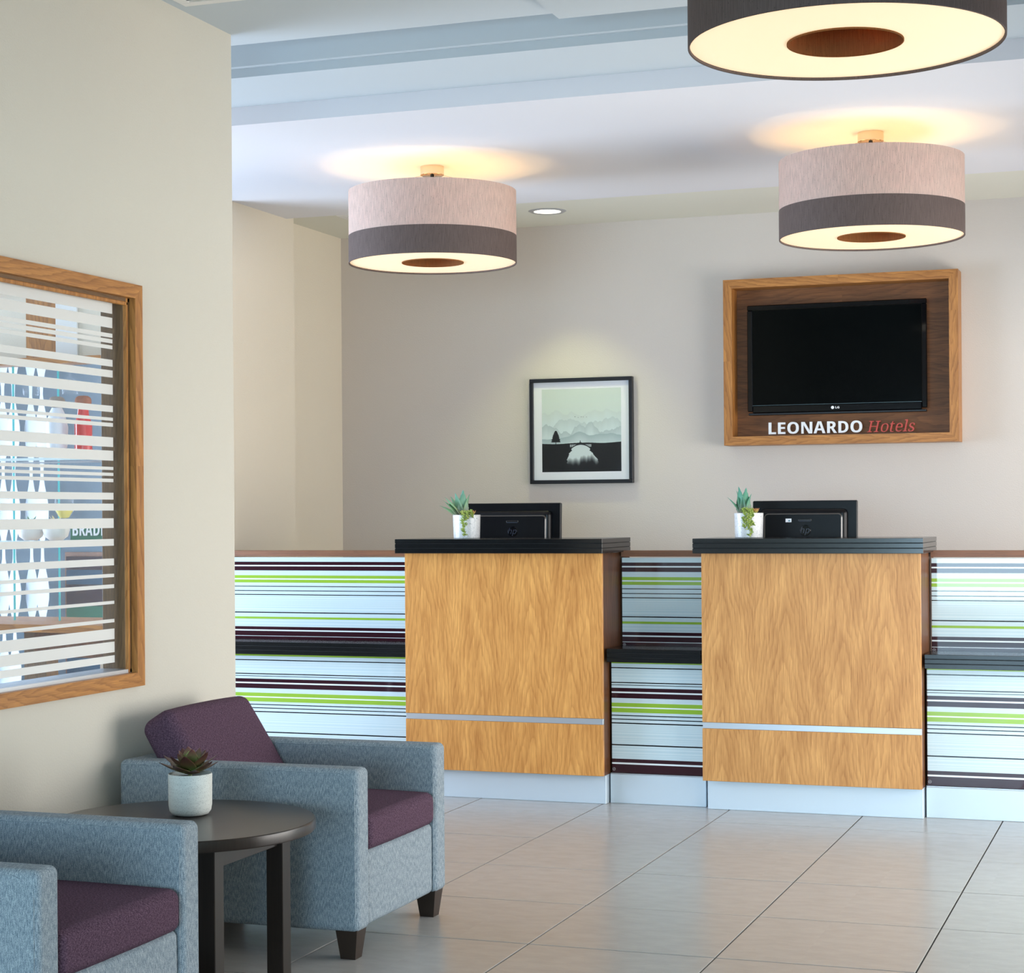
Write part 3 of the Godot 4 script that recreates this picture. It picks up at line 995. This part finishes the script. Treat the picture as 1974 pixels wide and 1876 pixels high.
func build_lamps() -> void:
	var spots := [Vector3(-3.272, 2.498, -8.115), Vector3(-1.242, 2.498, -8.075), Vector3(-0.783, 2.498, -4.692)]
	var tops := [2.95, 2.95, 3.022]
	var labels := ["drum pendant lamp of pale and dark silk above the picture, over the left pedestal", "drum pendant lamp of pale and dark silk hanging above the television", "largest looking drum pendant lamp, cut off by the top edge of the photo"]
	for k in 3:
		var g := thing("pendant_lamp", labels[k], "pendant lamp", spots[k], "banded drum pendant lamps")
		var R := 0.389
		var H := 0.335
		var band := 0.125
		var a := MB.new()
		a.lathe(Vector3.ZERO, [Vector2(R, band), Vector2(R, H), Vector2(R, H), Vector2(R - 0.003, H), Vector2(R - 0.003, H), Vector2(R - 0.003, band)], 96)
		part("shade", a, M.silk, g)
		var b := MB.new()
		b.lathe(Vector3.ZERO, [Vector2(R - 0.004, 0.002), Vector2(R - 0.001, 0.0), Vector2(R + 0.0008, 0.002), Vector2(R + 0.0008, 0.002), Vector2(R + 0.0008, band + 0.002), Vector2(R + 0.0008, band + 0.002), Vector2(R - 0.004, band + 0.002), Vector2(R - 0.004, band + 0.002), Vector2(R - 0.004, 0.002)], 96)
		part("shade_band", b, M.silk_dark, g)
		var r := 0.143
		var c := MB.new()
		c.lathe(Vector3.ZERO, [Vector2(r, 0.008), Vector2(R - 0.0045, 0.008), Vector2(R - 0.0045, 0.008), Vector2(R - 0.0045, 0.011), Vector2(R - 0.0045, 0.011), Vector2(r, 0.011)], 96)
		part("diffuser", c, M.diffuser, g)
		var d := MB.new()
		d.lathe(Vector3.ZERO, [Vector2(r - 0.002, 0.12), Vector2(r - 0.002, 0.004), Vector2(r - 0.002, 0.004), Vector2(r + 0.001, 0.004), Vector2(r + 0.001, 0.004), Vector2(r + 0.001, 0.12)], 64)
		part("inner_ring", d, M.silk_inner, g)
		var cap := MB.new()
		cap.lathe(Vector3.ZERO, [Vector2(r, 0.121), Vector2(0.001, 0.121), Vector2(0.001, 0.121), Vector2(0.001, 0.124), Vector2(r, 0.124)], 48)
		part("inner_cap", cap, M.silk_inner, g)
		var top: float = tops[k] - spots[k].y
		var e := MB.new()
		e.lathe(Vector3(0, top, 0), [Vector2(0.001, -0.042), Vector2(0.052, -0.042), Vector2(0.055, -0.039), Vector2(0.055, -0.039), Vector2(0.055, -0.002), Vector2(0.055, 0.0)], 40)
		part("canopy", e, M.chrome, g)
		var sp := MB.new()
		sp.tube([Vector3(0, top - 0.042, 0), Vector3(0, top - 0.075, 0)], [0.009, 0.007], 12)
		sp.tube([Vector3(0, top - 0.07, 0), Vector3(0, 0.25, 0)], [0.003, 0.003], 8)
		part("flex", sp, M.black, g)
		for j in 3:
			var an := 0.4 + TAU * j / 3
			var wi := MB.new()
			wi.tube([Vector3(cos(an) * 0.04, top - 0.041, sin(an) * 0.04), Vector3(cos(an) * (R - 0.004), H - 0.02, sin(an) * (R - 0.004))], [0.0009, 0.0009], 6)
			part("suspension_wire", wi, M.chrome, g)
			# lamp holder arm, bulb and its light
			var an2 := an + 0.6
			var pos := Vector3(cos(an2) * 0.20, 0.165, sin(an2) * 0.20)
			var arm := MB.new()
			arm.tube([Vector3(0, 0.25, 0), Vector3(cos(an2) * 0.2, 0.25, sin(an2) * 0.2), Vector3(cos(an2) * 0.2, 0.2, sin(an2) * 0.2)], [0.005, 0.005, 0.011], 8)
			part("lamp_arm", arm, M.chrome, g)
			var bu := MB.new()
			bu.lathe(Vector3.ZERO, [Vector2(0.001, -0.035), Vector2(0.02, -0.028), Vector2(0.028, -0.008), Vector2(0.024, 0.014), Vector2(0.012, 0.032), Vector2(0.012, 0.04)], 16)
			part("bulb", bu, M.bulb, g, pos)
			var l := OmniLight3D.new()
			l.name = "bulb_light"
			l.light_color = Color(1.0, 0.84, 0.58)
			l.light_energy = 0.06
			l.light_size = 0.02
			l.omni_range = 12.0
			l.omni_attenuation = 2.0
			l.shadow_enabled = true
			l.position = pos
			g.add_child(l, true)
	# recessed downlight near the back wall
	var dl := thing("downlight", "small round recessed downlight glowing in the ceiling above the picture", "downlight", Vector3(-3.253, 2.985, -9.742))
	var ring := MB.new()
	ring.lathe(Vector3.ZERO, [Vector2(0.074, -0.004), Vector2(0.092, -0.006), Vector2(0.102, -0.001), Vector2(0.104, 0.0)], 40)
	part("trim_ring", ring, M.alu, dl)
	var lens := MB.new()
	lens.lathe(Vector3.ZERO, [Vector2(0.076, -0.003), Vector2(0.001, -0.003)], 40)
	var gm := mat(Color.WHITE, 0.3)
	gm.emission_enabled = true
	gm.emission = Color(1.0, 0.97, 0.88)
	gm.emission_energy_multiplier = 2.5
	part("lens", lens, gm, dl)
	var s := SpotLight3D.new()
	s.name = "downlight_beam"
	s.light_color = Color(0.95, 0.96, 0.70)
	s.light_energy = 1.1
	s.spot_angle = 44.0
	s.spot_angle_attenuation = 0.6
	s.spot_range = 12.0
	s.light_size = 0.05
	s.shadow_enabled = true
	s.position = Vector3(0, -0.01, 0)
	s.rotation = Vector3(-PI / 2, 0, 0)
	dl.add_child(s)

func build_armchairs() -> void:
	var g := thing("armchair", "blue-grey tweed armchair with plum seat by the wall corner, behind the round table", "armchair", Vector3(-2.74, 0, -5.505), "tweed armchairs with plum cushions")
	# local: front towards +X, width along Z
	var hw := 0.358
	var xb := -0.41
	var xf := 0.41
	for s in [-1, 1]:
		var b := MB.new()
		b.rbox(Vector3(0, 0.33, s * (hw - 0.045)), Vector3(xf - xb, 0.49, 0.09), 0.02, Vector3(0, 0, 0.004), 4, 3)
		var arm := part("arm", b, M.tweed, g)
		# welt line along the edge of the arm
		for q in [1, -1]:
			var P := []
			var R := []
			var zz: float = s * (hw - 0.045) + q * 0.0435
			var pts := [Vector2(xb + 0.01, 0.562), Vector2(xf - 0.06, 0.562), Vector2(xf - 0.025, 0.548), Vector2(xf - 0.012, 0.515), Vector2(xf - 0.012, 0.12)]
			for e in pts:
				P.append(Vector3(e.x, e.y, zz)); R.append(0.0022)
			var wt := MB.new()
			wt.tube(P, R, 5, false)
			part("welt", wt, M.tweed, arm)
	var back := MB.new()
	back.rbox(Vector3(xb + 0.045, 0.33, 0), Vector3(0.09, 0.488, 2 * hw - 0.02), 0.02, Vector3.ZERO, 4, 3)
	part("back", back, M.tweed, g)
	var base := MB.new()
	base.rbox(Vector3(0.0, 0.202, 0), Vector3(xf - xb - 0.024, 0.232, 2 * (hw - 0.091)), 0.018, Vector3(0.012, 0, 0), 4, 4)
	part("seat_base", base, M.tweed, g)
	var cu := MB.new()
	cu.rbox(Vector3(0.035, 0.368, 0), Vector3(xf - xb - 0.075, 0.106, 2 * (hw - 0.092)), 0.026, Vector3(0.012, 0.022, 0), 4, 6)
	part("seat_cushion", cu, M.plum, g)
	var bc := MB.new()
	bc.rbox(Vector3.ZERO, Vector3(0.125, 0.36, 0.545), 0.035, Vector3(0.016, 0.008, 0.006), 4, 6)
	var o := part("back_cushion", bc, M.plum, g, Vector3(-0.245, 0.548, 0.0))
	o.rotation.z = 0.56
	for x in [xb + 0.04, xf - 0.045]:
		for z in [-hw + 0.045, hw - 0.045]:
			var L := MB.new()
			var top := 0.036
			var bot := 0.024
			for q in 4:
				var c0 := [Vector2(-1, -1), Vector2(1, -1), Vector2(1, 1), Vector2(-1, 1)]
				var p: Vector2 = c0[q]
				var p2: Vector2 = c0[(q + 1) % 4]
				L.face([Vector3(p.x * bot, 0, p.y * bot), Vector3(p2.x * bot, 0, p2.y * bot), Vector3(p2.x * top, 0.095, p2.y * top), Vector3(p.x * top, 0.095, p.y * top)], Vector3(p.x + p2.x, 0, p.y + p2.y))
			L.face([Vector3(-bot, 0, -bot), Vector3(bot, 0, -bot), Vector3(bot, 0, bot), Vector3(-bot, 0, bot)], Vector3.DOWN)
			part("leg", L, M.leg, g, Vector3(x, 0, z))
	copy(g, Vector3(-2.74, 0, -3.835), "blue-grey tweed armchair in the bottom left foreground, cut off by the photo edge", "armchair", "tweed armchairs with plum cushions")

func build_table() -> void:
	var t := thing("side_table", "round dark brown wooden table between the two tweed armchairs", "side table", Vector3(-2.655, 0, -4.67))
	var y := 0.485
	var a := MB.new()
	var R := 0.375
	a.lathe(Vector3.ZERO, [Vector2(0.001, y - 0.032), Vector2(R - 0.004, y - 0.032), Vector2(R - 0.004, y - 0.032), Vector2(R, y - 0.028), Vector2(R, y - 0.004), Vector2(R - 0.004, y), Vector2(R - 0.004, y), Vector2(0.001, y)], 96)
	for k in a.v.size():
		if absf(a.n[k].y) > 0.8: a.t[k] = Vector2(a.v[k].x, a.v[k].z)
	part("tabletop", a, M.table, t)
	var s := 0.20
	for x in [-1, 1]:
		for z in [-1, 1]:
			part("leg", span(MB.new(), x * s - 0.026, x * s + 0.026, 0.0, y - 0.032, z * s - 0.026, z * s + 0.026, 0.002), M.table, t)
	for k in [-1, 1]:
		part("apron", span(MB.new(), -s + 0.027, s - 0.027, y - 0.092, y - 0.033, k * s - 0.011, k * s + 0.011, 0.001), M.table, t)
		part("apron", span(MB.new(), k * s - 0.011, k * s + 0.011, y - 0.092, y - 0.033, -s + 0.027, s - 0.027, 0.001), M.table, t)
	# succulent in a concrete pot
	var p := thing("potted_succulent", "maroon rosette succulent in a grey concrete pot on the round table", "potted plant", Vector3(-2.675, y, -4.755))
	var pot := MB.new()
	pot.lathe(Vector3.ZERO, [Vector2(0.001, 0.0), Vector2(0.040, 0.0), Vector2(0.052, 0.004), Vector2(0.059, 0.014), Vector2(0.0615, 0.03), Vector2(0.0625, 0.116), Vector2(0.061, 0.119), Vector2(0.058, 0.117), Vector2(0.057, 0.10)], 40)
	part("pot", pot, M.concrete, p)
	var so := MB.new()
	so.lathe(Vector3.ZERO, [Vector2(0.0575, 0.106), Vector2(0.001, 0.109)], 24)
	part("soil", so, M.soil, p)
	var st := MB.new()
	st.tube([Vector3(0, 0.105, 0), Vector3(0, 0.135, 0)], [0.006, 0.005], 8)
	part("stem", st, mat(rgb(120, 130, 80), 0.6), p)
	var rows := [[9, 1.42, 0.094, 0.036, 0.118], [7, 1.16, 0.092, 0.040, 0.124], [6, 0.82, 0.072, 0.036, 0.128], [5, 0.42, 0.050, 0.028, 0.130]]
	for r in rows.size():
		var row: Array = rows[r]
		for k in row[0]:
			var an: float = TAU * (k + 0.37 * r) / row[0] + rng.randf_range(-0.15, 0.15)
			var tilt: float = row[1] + rng.randf_range(-0.14, 0.10)
			var b := MB.new()
			var xf := Transform3D(Basis(Vector3.UP, an) * Basis(Vector3.RIGHT, tilt), Vector3(0, row[4], 0))
			var green := rgb(96, 132, 58)
			var dark := rgb(70, 34, 36)
			var cols := [rgb(118, 154, 70), rgb(98, 80, 54), dark] if r < 2 else ([green, rgb(128, 140, 84), rgb(100, 52, 56)] if r == 2 else [green, rgb(136, 172, 70), rgb(150, 166, 84)])
			b.leaf(xf, row[2] * rng.randf_range(0.9, 1.1), row[3] * 1.2, 0.006, -0.35, -0.22 * row[3] / 0.036 * 0.4, cols)
			part("leaf", b, M.leafy, p)

func build_desk_plants() -> void:
	for d in 2:
		var at := Vector3([-3.222, -1.853][d], 1.2205, -8.40)
		var p := thing("potted_succulent", ["blue-green spiky succulent in a marbled pot beside the left monitor", "dark green spiky succulent with trailing sprigs in a white pot beside the right monitor"][d], "potted plant", at, "succulents on the reception desk")
		var R := 0.065
		var H := 0.112
		var pot := MB.new()
		pot.lathe(Vector3.ZERO, [Vector2(0.001, 0.0), Vector2(R - 0.004, 0.0), Vector2(R - 0.002, 0.002), Vector2(R - 0.002, 0.002), Vector2(R + 0.001, H - 0.002), Vector2(R, H), Vector2(R - 0.006, H), Vector2(R - 0.006, H), Vector2(R - 0.007, H - 0.02)], 40)
		part("pot", pot, M.marble, p)
		var so := MB.new()
		so.lathe(Vector3.ZERO, [Vector2(R - 0.006, H - 0.006), Vector2(0.001, H - 0.004)], 24)
		part("soil", so, M.soil, p)
		# toothed blades: azimuth (0 = towards camera, positive to the right), tilt, length, width
		var blades := [[-1.50, 1.0, 0.125, 0.034], [-1.30, 0.74, 0.120, 0.040], [-0.9, 0.62, 0.125, 0.036], [-1.75, 0.46, 0.115, 0.034], [0.5, 0.12, 0.128, 0.032], [1.5, 0.22, 0.112, 0.028], [-0.4, 0.28, 0.12, 0.034]] if d == 0 else [[-1.45, 0.62, 0.108, 0.028], [-0.6, 0.12, 0.128, 0.044], [0.6, 0.10, 0.122, 0.038], [-1.6, 0.18, 0.115, 0.036], [1.4, 0.24, 0.10, 0.03]]
		for e in blades:
			var b := MB.new()
			var xf := Transform3D(Basis(Vector3.UP, e[0]) * Basis(Vector3.RIGHT, e[1]), Vector3(-0.022, H - 0.01, 0.0))
			var tone := rng.randf_range(0, 1)
			var pale := rgb(146, 186, 160).lerp(rgb(170, 196, 140), tone) if d == 0 else rgb(88, 148, 120).lerp(rgb(120, 172, 140), tone)
			b.leaf(xf, e[2] * 1.04, e[3] * (1.8 if d == 0 else 1.5), 0.012, 0.25, 0.35, [rgb(150, 130, 120), pale, pale.lerp(rgb(70, 150, 140), 0.5)], 2.0, 14, 0.0016)
			part("leaf", b, M.leafy, p)
		# rosette at the right
		for k in 8:
			var b := MB.new()
			var an := TAU * k / 8
			b.leaf(Transform3D(Basis(Vector3.UP, an) * Basis(Vector3.RIGHT, 0.9), Vector3(0.03, H - 0.004, 0.012)), 0.034, 0.018, 0.005, -0.4, 0.1, [rgb(150, 160, 70), rgb(190, 170, 90), rgb(196, 122, 92)])
			part("leaf", b, M.leafy, p)
		# trailing sprigs of small fleshy leaves: points down the outside of the pot
		var sprigs := [[0.012, 0.112, 0.16], [0.045, 0.03, 0.3], [0.030, 0.035, -0.1]] if d == 0 else [[-0.006, 0.085, 0.5], [0.026, 0.068, 0.2], [0.012, 0.118, 0.9]]
		for e in sprigs:
			var b := MB.new()
			var n := int(e[1] / 0.0055) + 5
			for k in n:
				var s := float(k) / n
				var x: float = e[0] + 0.012 * e[2] * s + 0.004 * sin(k * 0.9)
				var zr := sqrt(maxf(0.0, (R + 0.006) * (R + 0.006) - x * x))
				var pos: Vector3
				if k < 5: pos = Vector3(x * (0.4 + 0.12 * k), H + 0.006 + 0.002 * k, zr * (0.25 + 0.15 * k))
				else: pos = Vector3(x, H + 0.012 - e[1] * (s - 5.0 / n) / (1.0 - 5.0 / n), zr)
				for q in 3:
					var xf := Transform3D(Basis(Vector3.UP, rng.randf_range(-1.4, 1.4)) * Basis(Vector3.RIGHT, rng.randf_range(0.5, 2.0)) * Basis(Vector3.UP, rng.randf_range(0, 3)), pos + Vector3(rng.randf_range(-0.004, 0.004), 0, 0))
					var gcol := rgb(150, 178, 84).lerp(rgb(196, 206, 120), rng.randf())
					b.leaf(xf, 0.017, 0.0085, 0.0055, 0.0, 0.0, [gcol.darkened(0.25), gcol, gcol], 1.0, 4)
			part("trailing_sprig", b, M.leafy, p)

func build_bar() -> void:
	var zb := -6.30
	# bar counter with wooden top
	var g := thing("bar_counter", "wooden bar counter seen through the striped window", "bar counter", Vector3(-4.1, 0, zb))
	var tp := MB.new()
	tp.swap = true
	part("countertop", span(tp, -0.9, 0.50, 0.896, 0.927, -0.35, 0.14, 0.002), M.walnut, g)
	part("front_panel", span(MB.new(), -0.06, 0.50, 0.80, 0.895, 0.06, 0.10), M.walnut_dark, g)
	part("post", span(MB.new(), -0.12, -0.02, 0.0, 0.895, 0.0, 0.08), M.jamb, g)
	part("rear_panel", span(MB.new(), -0.02, 0.50, 0.0, 0.895, -0.34, -0.30), M.cream, g)
	# glass screens standing on the counter
	var screens := [[-4.80, -4.383, "clear glass bar screen at the left edge, behind the striped window"], [-4.379, -4.175, "clear glass bar screen with cyan edges, middle of the three behind the striped window"], [-4.169, -3.62, "clear glass bar screen nearest the wooden jamb, behind the striped window"]]
	for s in screens:
		var w: float = s[1] - s[0]
		var q := thing("glass_screen", s[2], "glass screen", Vector3(s[0], 0.9275, zb - 0.1), "bar glass screens")
		part("pane", span(MB.new(), 0.0, w - 0.004, 0.0, 1.01, -0.004, 0.004), M.clear, q)
		part("polished_edge", span(MB.new(), w - 0.004, w, 0.0, 1.01, -0.0045, 0.0045), M.edge, q)
	# beam over the screens with panels above
	var be := thing("bar_beam", "thin wooden beam over the bar glass screens", "beam", Vector3(-4.1, 1.939, zb - 0.1))
	var b1 := MB.new()
	b1.swap = true
	part("board", span(b1, -0.8, 0.48, 0.0, 0.026, -0.05, 0.05, 0.002), M.walnut, be)
	var pn := thing("bar_canopy", "cream, white and wood panels above the bar beam", "wall panel", Vector3(-4.1, 1.966, zb - 0.15))
	part("cream_panel", span(MB.new(), 0.0, 0.47, 0.0, 0.27, -0.02, 0.02), M.cream, pn)
	part("white_post", span(MB.new(), -0.10, -0.002, 0.0, 0.27, -0.03, 0.03), M.white, pn)
	part("wood_panel", span(MB.new(), -0.24, -0.102, 0.0, 0.27, -0.02, 0.025), M.walnut, pn)
	part("cream_panel", span(MB.new(), -0.80, -0.242, 0.0, 0.27, -0.02, 0.02), M.cream, pn)
	var hb := MB.new()
	hb.swap = true
	part("wood_header", span(hb, -0.80, 0.47, 0.2705, 0.36, -0.04, 0.04), M.walnut, pn)
	# shelves
	var sh := thing("glass_shelf", "upper clear glass shelf of the bar holding bottles", "shelf", Vector3(-4.0, 1.555, zb), "bar glass shelves")
	part("pane", span(MB.new(), -0.6, 0.40, 0.0, 0.010, -0.09, 0.08), M.clear, sh)
	part("polished_edge", span(MB.new(), -0.6, 0.40, 0.0, 0.010, 0.0805, 0.083), mat(rgb(226, 244, 246), 0.2), sh)
	var sh2 := copy(sh, Vector3(-4.0, 1.236, zb), "lower clear glass shelf of the bar holding the green sign", "glass_shelf", "bar glass shelves")
	for q in [sh, sh2]:
		part("shelf_bracket", span(MB.new(), -0.6, 0.40, -0.006, 0.0, -0.095, -0.085), M.alu, q)
	# bottles with cork stoppers
	var cols := [Color(0.90, 0.93, 0.97), Color(0.78, 0.12, 0.12)]
	for k in 2:
		var q := thing("stoppered_bottle", ["silvery glass bottle with a cork stopper on the upper bar shelf", "red glass bottle with a cork stopper on the upper bar shelf"][k], "bottle", Vector3([-4.118, -4.0][k], 1.566, zb), "corked bottles")
		var b := MB.new()
		if k == 0: b.lathe(Vector3.ZERO, [Vector2(0.001, 0.0), Vector2(0.03, 0.0), Vector2(0.04, 0.05), Vector2(0.043, 0.12), Vector2(0.03, 0.175), Vector2(0.02, 0.195)], 24)
		else: b.lathe(Vector3.ZERO, [Vector2(0.001, 0.0), Vector2(0.034, 0.0), Vector2(0.034, 0.0), Vector2(0.034, 0.13), Vector2(0.022, 0.165), Vector2(0.02, 0.195)], 24)
		part("glass_body", b, mat(cols[k], 0.1, null, Vector2.ONE, 0.6), q)
		var ck := MB.new()
		ck.rbox(Vector3(0, 0.217, 0), Vector3(0.058, 0.044, 0.055), 0.02, Vector3.ZERO, 3)
		part("cork", ck, mat([rgb(150, 138, 128), rgb(150, 92, 66)][k], 0.9), q)
	# green sign on the lower shelf
	var sg := thing("green_sign", "small green sign box with white letters behind the striped window", "sign", Vector3(-3.965, 1.2465, zb + 0.03))
	part("box", span(MB.new(), -0.065, 0.10, 0.0, 0.075, -0.02, 0.02, 0.002), mat(rgb(20, 104, 76), 0.5), sg)
	lettering(sg, "BRADF", "Droid Sans", true, -0.058, 0.095, 0.018, 0.021, 0.048, 0.002, M.letter_white)
	# white bowls of succulents
	for k in 2:
		var q := thing("succulent_bowl", ["white round bowl of small succulents on the lower bar shelf, left of the wine glass", "white round bowl of small succulents on the lower bar shelf, beside the wine glass"][k], "potted plant", Vector3([-4.24, -4.125][k], 1.2465, zb), "white succulent bowls")
		var b := MB.new()
		b.lathe(Vector3.ZERO, [Vector2(0.001, 0.0), Vector2(0.025, 0.0), Vector2(0.045, 0.015), Vector2(0.052, 0.04), Vector2(0.046, 0.062), Vector2(0.042, 0.062)], 28)
		part("bowl", b, M.white, q)
		for j in 9:
			var an := TAU * j / 9.0
			var lf := MB.new()
			var cc: Color = rgb(90, 140, 110) if k == 0 else rgb(220, 200, 130)
			lf.leaf(Transform3D(Basis(Vector3.UP, an) * Basis(Vector3.RIGHT, 0.5 + 0.3 * (j % 2)), Vector3(0, 0.055, 0)), 0.05, 0.014, 0.004, 0.2, 0.1, [cc.darkened(0.3), cc, cc.lightened(0.4)], 2.0, 6)
			part("leaf", lf, M.leafy, q)
	# wine glass with pale yellow drink
	var wg := thing("wine_glass", "stemmed wine glass with a yellow drink on the lower bar shelf", "wine glass", Vector3(-4.062, 1.2465, zb + 0.04))
	var gl := MB.new()
	gl.lathe(Vector3.ZERO, [Vector2(0.03, 0.0), Vector2(0.028, 0.002), Vector2(0.004, 0.008), Vector2(0.004, 0.07), Vector2(0.02, 0.085), Vector2(0.038, 0.12), Vector2(0.036, 0.165)], 28)
	part("glass", gl, M.clear, wg)
	var dr := MB.new()
	dr.lathe(Vector3.ZERO, [Vector2(0.001, 0.085), Vector2(0.018, 0.088), Vector2(0.034, 0.115), Vector2(0.034, 0.115), Vector2(0.001, 0.115)], 24)
	part("drink", dr, mat(rgb(232, 220, 120), 0.2), wg)
	# stemware hanging upside down below the beam
	for k in 3:
		var q := thing("hanging_glass", ["upside down stem glass hanging under the bar beam, leftmost of three", "upside down stem glass hanging under the bar beam, middle of three", "upside down stem glass hanging under the bar beam, rightmost of three, by the jamb"][k], "wine glass", Vector3([-4.29, -4.11, -3.96][k], 1.938, zb - 0.08), "hanging stem glasses")
		var b := MB.new()
		b.lathe(Vector3.ZERO, [Vector2(0.028, 0.0), Vector2(0.028, -0.003), Vector2(0.004, -0.008), Vector2(0.004, -0.05), Vector2(0.02, -0.065), Vector2(0.032, -0.09), Vector2(0.030, -0.12)], 24)
		part("glass", b, M.clear, q)
	# bar stool in the shade below the counter
	var bs := thing("bar_stool", "dark bar chair standing below the wooden bar counter", "bar stool", Vector3(-4.42, 0, zb + 0.42))
	var st := MB.new()
	st.rbox(Vector3(0, 0.66, 0), Vector3(0.36, 0.06, 0.36), 0.02)
	part("seat", st, M.black, bs)
	for x in [-1, 1]:
		for z in [-1, 1]:
			var l := MB.new()
			l.tube([Vector3(x * 0.19, 0.0, z * 0.19), Vector3(x * 0.15, 0.64, z * 0.15)], [0.011, 0.011], 8)
			part("leg", l, M.alu, bs)
	var bk := MB.new()
	bk.rbox(Vector3(0, 0.82, 0.165), Vector3(0.36, 0.20, 0.03), 0.012)
	part("backrest", bk, M.black, bs)
	var br := MB.new()
	br.tube([Vector3(-0.14, 0.66, 0.165), Vector3(-0.14, 0.80, 0.165)], [0.01, 0.01], 8)
	br.tube([Vector3(0.14, 0.66, 0.165), Vector3(0.14, 0.80, 0.165)], [0.01, 0.01], 8)
	part("back_post", br, M.alu, bs)
	# ribbon curtain in front of the far bar wall
	var cu := thing("ribbon_curtain", "white curtain of wavy ribbons far behind the bar screens", "curtain", Vector3(-6.55, 0, -8.45))
	var poly := PackedVector2Array()
	var n := 44
	for k in n + 1:
		var y := 0.05 + 2.35 * k / n
		poly.append(Vector2(0.024 + 0.016 * sin(y * 15.0), y))
	for k in range(n, -1, -1):
		var y := 0.05 + 2.35 * k / n
		poly.append(Vector2(-0.024 - 0.016 * sin(y * 15.0), y))
	var rb := MB.new()
	rb.slab(poly, -0.002, 0.002)
	var rm := rb.mesh()
	var cm := mat(rgb(186, 198, 208), 0.8)
	cm.backlight_enabled = true
	cm.backlight = Color(0.4, 0.4, 0.4)
	for k in 20:
		part("ribbon", rm, cm, cu, Vector3(-0.68 + k * 0.086, 0, (k % 2) * 0.03))
	var ro := MB.new()
	ro.tube([Vector3(-0.85, 2.42, 0.015), Vector3(0.95, 2.42, 0.015)], [0.014, 0.014], 10)
	part("rod", ro, M.alu, cu)
	for k in [-0.8, 0.9]:
		var bk2 := MB.new()
		bk2.tube([Vector3(k, 2.42, 0.015), Vector3(k, 2.42, -0.15)], [0.01, 0.01], 8)
		part("rod_bracket", bk2, M.alu, cu)
	# striped panel on the far bar wall
	var sp := thing("striped_panel", "blue and green striped glass panel on the far bar wall", "wall panel", Vector3(-5.15, 0.0, -8.575))
	var teal := mat(rgb(40, 66, 84), 0.75, null, Vector2.ONE, 0.15)
	var bands := [[0.14, 0.30, 0], [0.30, 0.36, 1], [0.36, 0.62, 0], [0.62, 0.66, 2], [0.66, 0.80, 0], [0.80, 0.87, 1], [0.87, 0.98, 2], [0.98, 1.06, 0], [1.06, 1.13, 2]]
	var inks := [teal, mat(rgb(34, 86, 68), 0.75, null, Vector2.ONE, 0.15), mat(rgb(38, 26, 36), 0.75, null, Vector2.ONE, 0.15)]
	for e in bands:
		part("band", span(MB.new(), -0.40, 0.42, e[0], e[1] - 0.003, -0.012, 0.008), inks[e[2]], sp)
	part("backing", span(MB.new(), -0.42, 0.44, 0.0, 1.15, -0.024, -0.0125), M.walnut_dark, sp)
